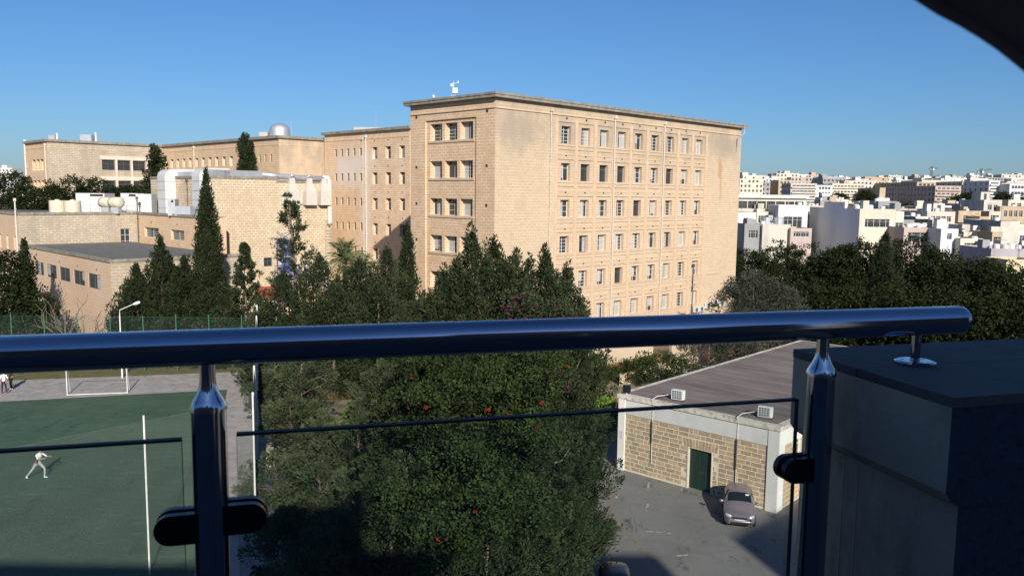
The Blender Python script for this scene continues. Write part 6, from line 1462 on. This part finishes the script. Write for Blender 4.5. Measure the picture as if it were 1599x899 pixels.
house('town_house', 'pinkish house with a strip of four small windows', 1235, 1268, 356, 168, .0, 9, 'pink', (.75,), 3, 1.0, 1.0, zb=0, margin=.6)
house('town_house', 'pale house with satellite dish behind the white doorway house', 1250, 1285, 321, 205, .0, 10, 'pale', (1.5, 4.5), 2, 1.0, 1.4, zb=0, tanks=2)
t_, W_, L_, zt_ = house('gabled_house', 'cream house with a ribbon of windows and a big blank blue grey side wall', 1343, 1399, 326, 172, .0, 29, 'cream', (2.1,), 4, 1.3, 1.7, zb=0, margin=1.2, tanks=3, side='gable')
mb = MB(); strip_box(mb, W_, .02, .5, zt_-.2, zt_+1.3, -20, -8); mb.build('parapet_step', TW['gable'], t_)
house('town_house', 'cream house with a garage opening right of the ribbon window house', 1399, 1412, 330, 176, .0, 12, 'cream', (2.4,), 1, 1.6, 1.6, zb=0)
house('terrace_house', 'beige terrace house with glass doors and a row of white tanks', 1412, 1478, 355, 165, .0, 12, 'pink', (1.0,), 4, 1.7, 1.9, zb=0, tanks=6)
house('town_house', 'bright white narrow house wall with one square window', 1470, 1497, 357, 160, .0, 12, 'white', (.9,), 1, .9, 1.2, zb=0)
house('town_house', 'peach rendered house behind the terrace house', 1497, 1532, 329, 215, .0, 14, 'peach', (1.2, 4.2), 2, 1.1, 1.5, zb=0)
house('town_house', 'white balconied house between peach house and tall grey wall', 1520, 1552, 352, 175, .0, 10, 'white', (1.0, 4.0), 3, 1.0, 1.4, zb=0, balc=True)
house('town_house', 'low cream house with tiered terraces at the tree line', 1500, 1535, 372, 158, .0, 8, 'cream', (.9,), 3, 1., 1.3, zb=0, balc=True)
house('town_house', 'grey stone house with blank shaded side near the right edge', 1563, 1593, 345, 168, .0, 14, 'pale', (), 0, side='grey', zb=0)
house('town_house', 'yellow stone house with a row of arched-height openings at the right', 1562, 1612, 322, 230, .0, 12, 'stone', (1.2, 4.6), 5, .9, 1.7, zb=0)
house('town_house', 'white stepped house left of the yellow stone house', 1537, 1565, 312, 232, .0, 12, 'pale', (1.4, 4.4), 2, 1.1, 1.4, zb=0, hut=(.2, 2.5, 2.2))
house('low_roof_building', 'broad lilac flat-roofed building at the lower right edge', 1548, 1625, 388, 140, .0, 10, 'lilac', (), 0, zb=0, tanks=4)
house('low_roof_building', 'low yellow walled building below the lilac roof at the right edge', 1572, 1625, 405, 131, .0, 6, 'yellow', (), 0, zb=0)
house('town_house', 'grey concrete house with terraces behind the ribbon window house', 1372, 1400, 314, 190, .0, 8, 'grey', (1.0,), 2, 1.2, 1.3, zb=0, tanks=3)
house('town_house', 'small pink house row left part beyond the ribbon window house', 1402, 1418, 325, 240, .0, 10, 'pink', (1.2,), 2, 1.0, 1.3, zb=0)
house('town_house', 'small pink house row right part beyond the terrace house', 1419, 1432, 326, 243, .0, 10, 'pink', (1.2,), 2, 1.0, 1.3, zb=0)
house('town_house', 'grey white house with a dark side above the terrace house tanks', 1448, 1492, 330, 210, .0, 14, 'pale', (1.2, 4.2), 4, 1.1, 1.4, zb=0, hut=(.5, 3, 2))
# a second rank of small houses squeezed between the ones above
for i, (px0, px1, yt, Y, mt, lab) in enumerate(((1483, 1500, 338, 222, 'white', 'narrow white house behind the narrow white wall'), (1530, 1545, 338, 205, 'stone', 'narrow tan house right of the peach house'), (1545, 1563, 330, 215, 'cream', 'narrow cream house left of the grey stone house'), (1550, 1566, 362, 165, 'stone', 'small brown stone house left of the grey stone house'), (1505, 1521, 362, 172, 'cream', 'small cream house below the peach house'), (1532, 1551, 377, 156, 'white', 'small white house at the tree line right of the tiered terraces'), (1590, 1612, 360, 170, 'white', 'white house end at the right picture edge'), (1430, 1449, 338, 205, 'white', 'white terrace room above the row of white tanks'), (1410, 1428, 343, 190, 'grey', 'grey roof structure left above the terrace house'), (1456, 1470, 343, 195, 'stone', 'tan roof structure above the terrace house'), (1182, 1200, 330, 190, 'cream', 'cream upper house between the white stone house and the white doorway house'), (1200, 1217, 336, 188, 'pale', 'pale house left of the white doorway house'), (1575, 1600, 312, 262, 'cream', 'cream house above the yellow stone house'), (1500, 1522, 318, 250, 'pale', 'pale house above the peach house'), (1468, 1486, 321, 250, 'white', 'white house left above the peach house'), (1430, 1450, 322, 262, 'cream', 'cream house left of the grey white house'))):
    house('town_house', lab, px0, px1, yt, Y, rt.uniform(-.04, .06), rt.uniform(6, 12), mt, (1.0, 4.0), 2, rt.uniform(.9, 1.3), rt.uniform(1.3, 1.8), zb=0, margin=.6, side=rt.choice(('same', 'grey', 'stone')), balc=(i % 3 == 0))
# middle distance blocks
fl = lambda n, h=3.1, s=1.0: tuple(s+h*k for k in range(n))
ap = dict(small=True, cat='apartment block', name='apartment_block')
house(label='grey apartment block with four tiers of balconies left of the town centre', px0=1235, px1=1276, ytop=286, Y=470, yaw=.0, depth=16, mat='pale', rows=fl(4), cols=6, ww=2.0, wh=1.5, side_cols=4, balc=True, **ap)
house(label='wide cream hotel-like block with long balcony bands', px0=1300, px1=1352, ytop=287, Y=520, yaw=.0, depth=18, mat='cream', rows=fl(3, 3.4), cols=9, ww=1.6, wh=1.6, balc=True, **ap)
house(label='tan block behind the grey balconied apartments', px0=1216, px1=1236, ytop=281, Y=560, yaw=.0, depth=18, mat='peach', rows=fl(3), cols=3, ww=1.4, wh=1.4, **ap)
house(label='white block with yellow base left of the wide cream block', px0=1276, px1=1300, ytop=289, Y=500, yaw=.0, depth=20, mat='white', rows=fl(4), cols=4, ww=1.4, wh=1.5, **ap)
house(label='long apartment row whose shaded side faces the camera, pinkish lit front', px0=1461, px1=1501, ytop=290, Y=455, yaw=.02, depth=62, mat='pink', rows=fl(4, 3.0), cols=5, ww=1.7, wh=1.5, side_cols=16, balc=True, **ap)
house(label='second long apartment row with a dark shaded side, left of the pinkish front', px0=1432, px1=1462, ytop=284, Y=520, yaw=.02, depth=60, mat='stone', rows=fl(5, 3.0), cols=4, ww=1.6, wh=1.4, side_cols=14, **ap)
house(label='cream roofed long block above the shaded apartment rows', px0=1440, px1=1492, ytop=281, Y=540, yaw=.0, depth=30, mat='cream', rows=(), cols=0, **ap)
house(label='cream balconied block right of the pinkish apartment front', px0=1503, px1=1542, ytop=283, Y=480, yaw=.0, depth=30, mat='cream', rows=fl(5, 3.1), cols=6, ww=1.5, wh=1.5, balc=True, side_cols=5, **ap)
house(label='slim white balcony tower block near the right crane', px0=1545, px1=1562, ytop=282, Y=450, yaw=.0, depth=26, mat='white', rows=fl(4, 3.1), cols=3, ww=1.6, wh=1.5, balc=True, side_cols=5, **ap)
house(label='pale block between the slim tower and the white block', px0=1564, px1=1577, ytop=286, Y=470, yaw=.0, depth=20, mat='pale', rows=fl(4), cols=2, ww=1.5, wh=1.5, **ap)
house(label='white apartment block with regular windows at the right edge', px0=1577, px1=1612, ytop=287, Y=440, yaw=.0, depth=16, mat='white', rows=fl(4), cols=6, ww=1.4, wh=1.5, **ap)
house(label='tan end wall block beside the dark apartment rows', px0=1374, px1=1383, ytop=293, Y=470, yaw=.0, depth=30, mat='peach', rows=(), cols=0, **ap)
house(label='long dark sided block at the left of the shaded rows', px0=1400, px1=1434, ytop=286, Y=560, yaw=.02, depth=60, mat='pale', rows=fl(4), cols=5, ww=1.4, wh=1.4, side_cols=10, **ap)
# the far mass of small houses: no two can be told apart at this distance
def far_house(x, Y, w, d, h, mat, yaw, lab, grp):
    g = float(hz(x, Y)); t = thing('far_house', (x, Y, g), lab, 'house', grp); W = Wall((x-w/2, Y), yaw)
    b = MB(); strip_box(b, W, 0, w, g-3, g+h, -d, 0)
    if rt.random() < .6: a = rt.uniform(.05, .5)*w; strip_box(b, W, a, a+min(4, w*.4), g+h, g+h+rt.uniform(1.6, 2.8), -d*.8, -d*.35)
    b.build('walls', mat, t)
    wn_ = MB(); n = max(2, int(w/2.6)); r = max(1, int(h/3.1))
    for i in range(r):
        for k in range(n):
            if rt.random() < .78:
                c = w*(k+.5)/n; strip_box(wn_, W, c-.65, c+.65, g+h-1.0-3.1*i-1.5, g+h-1.0-3.1*i, 0.004, .05)
    S = Wall(W.P(0, 0, -d), yaw-math.pi/2)
    for i in range(r):
        for k in range(max(1, int(d/4))):
            if rt.random() < .6: c = d*(k+.5)/max(1, int(d/4)); strip_box(wn_, S, c-.55, c+.55, g+h-1.0-3.1*i-1.5, g+h-1.0-3.1*i, .004, .05)
    if wn_.f: wn_.build('windows', M['town_glass'], t, kind='stuff')
    if rt.random() < .5:
        tb = MB()
        for k in range(rt.choice((1, 2, 3))): tb.lathe([(0, 1.2), (.55, 1.1), (.6, 0)], (x+rt.uniform(-w/3, w/3), Y+rt.uniform(1, d*.3), g+h), 8)
        tb.build('tanks', TW['white'], t, kind='stuff')
mats = ['white']*6+['cream']*5+['pale']*6+['stone', 'stone', 'peach', 'pink', 'grey', 'grey', 'yellow']
for i in range(66):
    px = rt.uniform(1135, 1625); Y = rt.choice((250, 270, 290, 315, 340, 365, 400, 430))+rt.uniform(-8, 8); p = at(px, 310, Y)
    if Y > 380 and 1380 < px < 1470: continue
    if Y < 300 and 1370 < px < 1470: continue
    far_house(p.x, Y, rt.uniform(6, 12), rt.uniform(8, 14), rt.uniform(5, 8.5), TW[rt.choice(mats)], rt.uniform(-.05, .08), 'small flat-roofed house packed in the town in the middle distance', 'houses in the middle distance of the town')
for i in range(150):
    px = rt.uniform(1130, 1640); Y = rt.uniform(540, 980); p = at(px, 300, Y)
    far_house(p.x, Y, rt.uniform(10, 24), rt.uniform(10, 18), rt.uniform(7, 15), TW[rt.choice(mats)], rt.uniform(-.1, .1), 'tiny pale flat-roofed building on the far town skyline', 'buildings on the far town skyline')
for i in range(9):
    px = rt.uniform(-40, 60); Y = rt.uniform(420, 800); p = at(px, 300, Y); far_house(p.x, Y, rt.uniform(10, 20), 12, rt.uniform(7, 12), TW['white'], 0, 'pale building far beyond the trees at the left edge', 'buildings far beyond at the left')
# town trees
for i, (px, py, Y, r, lab) in enumerate(((1495, 308, 425, 4.5, 'dark tree before the pinkish apartment front'), (1515, 303, 428, 5, 'large dark tree before the cream balconied block'), (1350, 300, 440, 4.5, 'dark tree right of the wide cream block'), (1310, 304, 430, 3.5, 'small dark tree below the wide cream block'), (1420, 320, 330, 4, 'dark tree in the valley below the shaded rows'), (1395, 318, 380, 4.5, 'dark tree at the foot of the shaded rows'), (1590, 306, 420, 4.5, 'dark tree below the white block at the right edge'), (1568, 304, 425, 4, 'dark tree right of the slim tower'))):
    l, H = place(px, py, Y, float(hz(at(px, py, Y).x, Y))); H = max(H, 4)
    broadleaf('town_tree', l, [(0, 0, H-r*.5, r, r, r*.7), (-r*.7, 0, H-r*.8, r*.7, r*.7, r*.6), (r*.7, 0, H-r*.8, r*.7, r*.7, r*.6)], lab, 'fol_ficus', 130, 20, 1.2, .8, group='trees among the town houses', seed=260+i, trunk=(.3, max(1, H-r)))
# tower cranes on the skyline
def crane(px, ytop, pj0, pj1, dy, Y, label):
    p = at(px, ytop, Y); g = float(hz(p.x, Y)); t = thing('tower_crane', (p.x, Y, g), label, 'crane'); k = Y/F_PX; dark = M['pipe_dark']
    def lattice(a, b_, w, n):
        mb = MB(); a, b_ = Vector(a), Vector(b_); d = (b_-a)/n; s1 = Vector((0, 1, 0))*w/2; s2 = d.normalized().cross(Vector((0, 1, 0))).normalized()*w/2; c = [s1+s2, s1-s2, -s1-s2, -s1+s2]
        for o_ in c: mb.tube([a+o_, b_+o_], w*.10, 4, False)
        for i in range(n):
            for q in range(4): mb.tube([a+d*i+c[q], a+d*(i+1)+c[(q+1) % 4]], w*.07, 3, False)
        return mb
    lattice((p.x, Y, g), (p.x, Y, p.z+2.5), 1.6, 12).build('mast', dark, t)
    lattice((p.x, Y, p.z), (p.x+(pj1-px)*k, Y, p.z+dy*k), 1.1, 10).build('jib', dark, t); lattice((p.x, Y, p.z), (p.x-(px-pj0)*k, Y, p.z-dy*k*.3), 1.1, 4).build('counter_jib', dark, t)
    mb = MB(); mb.box((p.x-(px-pj0)*k, Y-.8, p.z-dy*k*.3-2), (p.x-(px-pj0)*k+2.2, Y+.8, p.z-dy*k*.3)); mb.build('counterweight', TW['grey'], t); mb = MB(); mb.box((p.x+.9, Y-.9, p.z-2), (p.x+2.6, Y+.9, p.z)); mb.build('cab', TW['white'], t)
crane(1455, 263, 1452, 1464, 0, 900, 'tower crane on the skyline, the left one with a level jib')
crane(1532, 267, 1526, 1548, 3, 850, 'tower crane on the skyline, the right one with a raised jib')
# ------------------------------------------------------------------ people
def skin_body(name, loc, rz, joints, bones, mats, label, hair=True, extra=None, scale=1.):
    """joints: name -> (pos, radius); bones: (a, b, material slot). One continuous skinned figure."""
    names = list(joints); idx = {k: i for i, k in enumerate(names)}
    me = bpy.data.meshes.new(name); me.from_pydata([joints[k][0] for k in names], [(idx[a], idx[b]) for a, b, _ in bones], [])
    o = bpy.data.objects.new('tmp', me); COL.objects.link(o); md = o.modifiers.new('skin', 'SKIN')
    sv = me.skin_vertices[0].data
    for k in names:
        r = joints[k][1]; sv[idx[k]].radius = r if isinstance(r, tuple) else (r, r); sv[idx[k]].use_root = (k == 'pelvis')
    ss = o.modifiers.new('sub', 'SUBSURF'); ss.levels = 2; ss.render_levels = 2
    dg = bpy.context.evaluated_depsgraph_get(); me2 = bpy.data.meshes.new_from_object(o.evaluated_get(dg)); bpy.data.objects.remove(o, do_unlink=True)
    for m_ in mats: me2.materials.append(m_)
    segs = [(np.array(joints[a][0]), np.array(joints[b][0]), s) for a, b, s in bones]
    for p in me2.polygons:
        c = np.array(p.center); best = (9e9, 0)
        for a, b, s in segs:
            ab = b-a; t = np.clip(np.dot(c-a, ab)/max(1e-9, np.dot(ab, ab)), 0, 1); d = np.linalg.norm(c-a-ab*t)
            if d < best[0]: best = (d, s)
        p.material_index = best[1]; p.use_smooth = True
    t = bpy.data.objects.new(name, me2); COL.objects.link(t); t.location = loc; t.rotation_euler = (0, 0, rz); t.scale = (scale,)*3
    tag(t, label, 'person')
    hd = Vector(joints['head'][0]); mb = MB()
    mb.lathe([(.0, .115), (.055, .105), (.088, .06), (.097, .0), (.085, -.045)], (hd.x, hd.y+.012, hd.z+.03), 12)
    link_part('hair', mb.mesh('hair', M['hair'], smooth=True), t)
    mb = MB()
    for sx in (-1, 1): mb.box((hd.x+sx*.03-.012, hd.y-.094, hd.z+.0), (hd.x+sx*.03+.012, hd.y-.082, hd.z+.014))
    link_part('eyes', mb.mesh('eyes', M['black_plastic']), t)
    mb = MB(); mb.box((hd.x-.012, hd.y-.108, hd.z-.035), (hd.x+.012, hd.y-.08, hd.z-.004)); link_part('nose', mb.mesh('nose', M['skin']), t)
    return t
def hand_joints(j, b, pre, wrist, d, slot):
    """palm and five short fingers"""
    w, d = Vector(wrist), Vector(d).normalized(); s = d.cross(Vector((0, 1, 0.01))).normalized()
    j[pre+'palm'] = (tuple(w+d*.07), (.036, .024)); b.append((pre+'wrist', pre+'palm', slot))
    for k, off in enumerate((-.027, -.009, .009, .027)):
        j[pre+'f%d' % k] = (tuple(w+d*(.165-.012*abs(k-1.3))+s*off*1.25), .0085); b.append((pre+'palm', pre+'f%d' % k, slot))
    j[pre+'thumb'] = (tuple(w+d*.085-s*.055), .009); b.append((pre+'palm', pre+'thumb', slot))
def figure(pose):
    j = {}; b = []
    def J(n, p, r): j[n] = (tuple(p), r)
    p = pose
    J('pelvis', p['pelvis'], (.155, .115)); J('waist', p['waist'], (.135, .10)); J('chest', p['chest'], (.165, .115)); J('neck', p['neck'], (.055, .055)); J('chin', p['chin'], (.062, .07)); J('head', p['head'], (.082, .098)); J('crown', p['crown'], (.06, .07))
    b += [('pelvis', 'waist', 0), ('waist', 'chest', 0), ('chest', 'neck', 0), ('neck', 'chin', 2), ('chin', 'head', 2), ('head', 'crown', 2)]
    for s in 'lr':
        J(s+'shoulder', p[s+'shoulder'], .062); J(s+'elbow', p[s+'elbow'], .043); J(s+'wrist', p[s+'wrist'], .029)
        b += [('chest', s+'shoulder', 0), (s+'shoulder', s+'elbow', 0), (s+'elbow', s+'wrist', 2)]
        hand_joints(j, b, s, p[s+'wrist'], Vector(p[s+'wrist'])-Vector(p[s+'elbow']), 2)
        J(s+'hip', p[s+'hip'], .098); J(s+'knee', p[s+'knee'], .066); J(s+'ankle', p[s+'ankle'], .043); J(s+'heel', p[s+'heel'], .042); J(s+'toe', p[s+'toe'], (.045, .032))
        b += [('pelvis', s+'hip', 1), (s+'hip', s+'knee', 1), (s+'knee', s+'ankle', 1), (s+'ankle', s+'heel', 3), (s+'heel', s+'toe', 3)]
    return j, b
# runner in full stride seen from behind-left, bowling forward to the right; local +x = right in the picture
run = dict(pelvis=(0, 0, .90), waist=(.04, 0, 1.08), chest=(.10, .02, 1.33), neck=(.16, .03, 1.50), chin=(.19, .02, 1.56), head=(.21, .02, 1.65), crown=(.22, .03, 1.74),
           lshoulder=(.04, -.17, 1.42), lelbow=(.20, -.27, 1.20), lwrist=(.44, -.20, 1.22), rshoulder=(.20, .18, 1.42), relbow=(.42, .24, 1.22), rwrist=(.64, .14, 1.26),
           lhip=(-.06, -.09, .86), lknee=(-.28, -.12, .50), lankle=(-.58, -.14, .14), lheel=(-.64, -.14, .07), ltoe=(-.50, -.16, .045),
           rhip=(.07, .09, .86), rknee=(.36, .07, .55), rankle=(.34, .05, .10), rheel=(.30, .05, .05), rtoe=(.52, .04, .045))
j, b = figure(run); q = G(60, 746)
o = skin_body('person', (q.x, q.y, .012), .0, j, b, [M['shirt_white'], M['jeans'], M['skin'], M['shoe_white']], 'person in white shirt and pale jeans striding across the green court', scale=1.02)
mb = MB(); mb.tube([(.12, -.155, 1.30), (.08, -.175, 1.12), (.03, -.17, .98), (.02, -.14, .92)], [.03, .075, .085, .03], 8); link_part('waist_bag', mb.mesh('waist_bag', M['bag'], smooth=True), o)
def stand(spread=.1, arm=.0):
    return dict(pelvis=(0, 0, .93), waist=(0, .01, 1.10), chest=(0, .01, 1.34), neck=(0, .02, 1.50), chin=(0, -.02, 1.56), head=(0, .0, 1.645), crown=(0, .01, 1.735),
        lshoulder=(-.19, .01, 1.42), lelbow=(-.25-arm, .03, 1.14), lwrist=(-.22-arm, -.10, .92), rshoulder=(.19, .01, 1.42), relbow=(.26+arm, .03, 1.14), rwrist=(.22+arm*.5, -.12, .94),
        lhip=(-.09, 0, .88), lknee=(-.10-spread*.5, -.02, .50), lankle=(-.11-spread, .02, .10), lheel=(-.11-spread, .05, .05), ltoe=(-.13-spread, -.14, .04),
        rhip=(.09, 0, .88), rknee=(.10+spread*.5, -.03, .50), rankle=(.11+spread, .0, .10), rheel=(.11+spread, .03, .05), rtoe=(.14+spread, -.15, .04))
j, b = figure(stand(.06)); q = G(7, 614)
skin_body('person', (q.x, q.y, .012), .2, j, b, [M['shirt_white'], M['black_cloth'], M['skin'], M['shoe_red']], 'person in white shirt, black trousers and red shoes standing at the court edge', scale=1.08)
j, b = figure(stand(.02, .03)); q = G(18, 608)
skin_body('person', (q.x, q.y, .012), -.6, j, b, [M['black_cloth'], M['black_cloth'], M['skin'], M['shoe_white']], 'person dressed in black standing behind the one in a white shirt', scale=1.06)
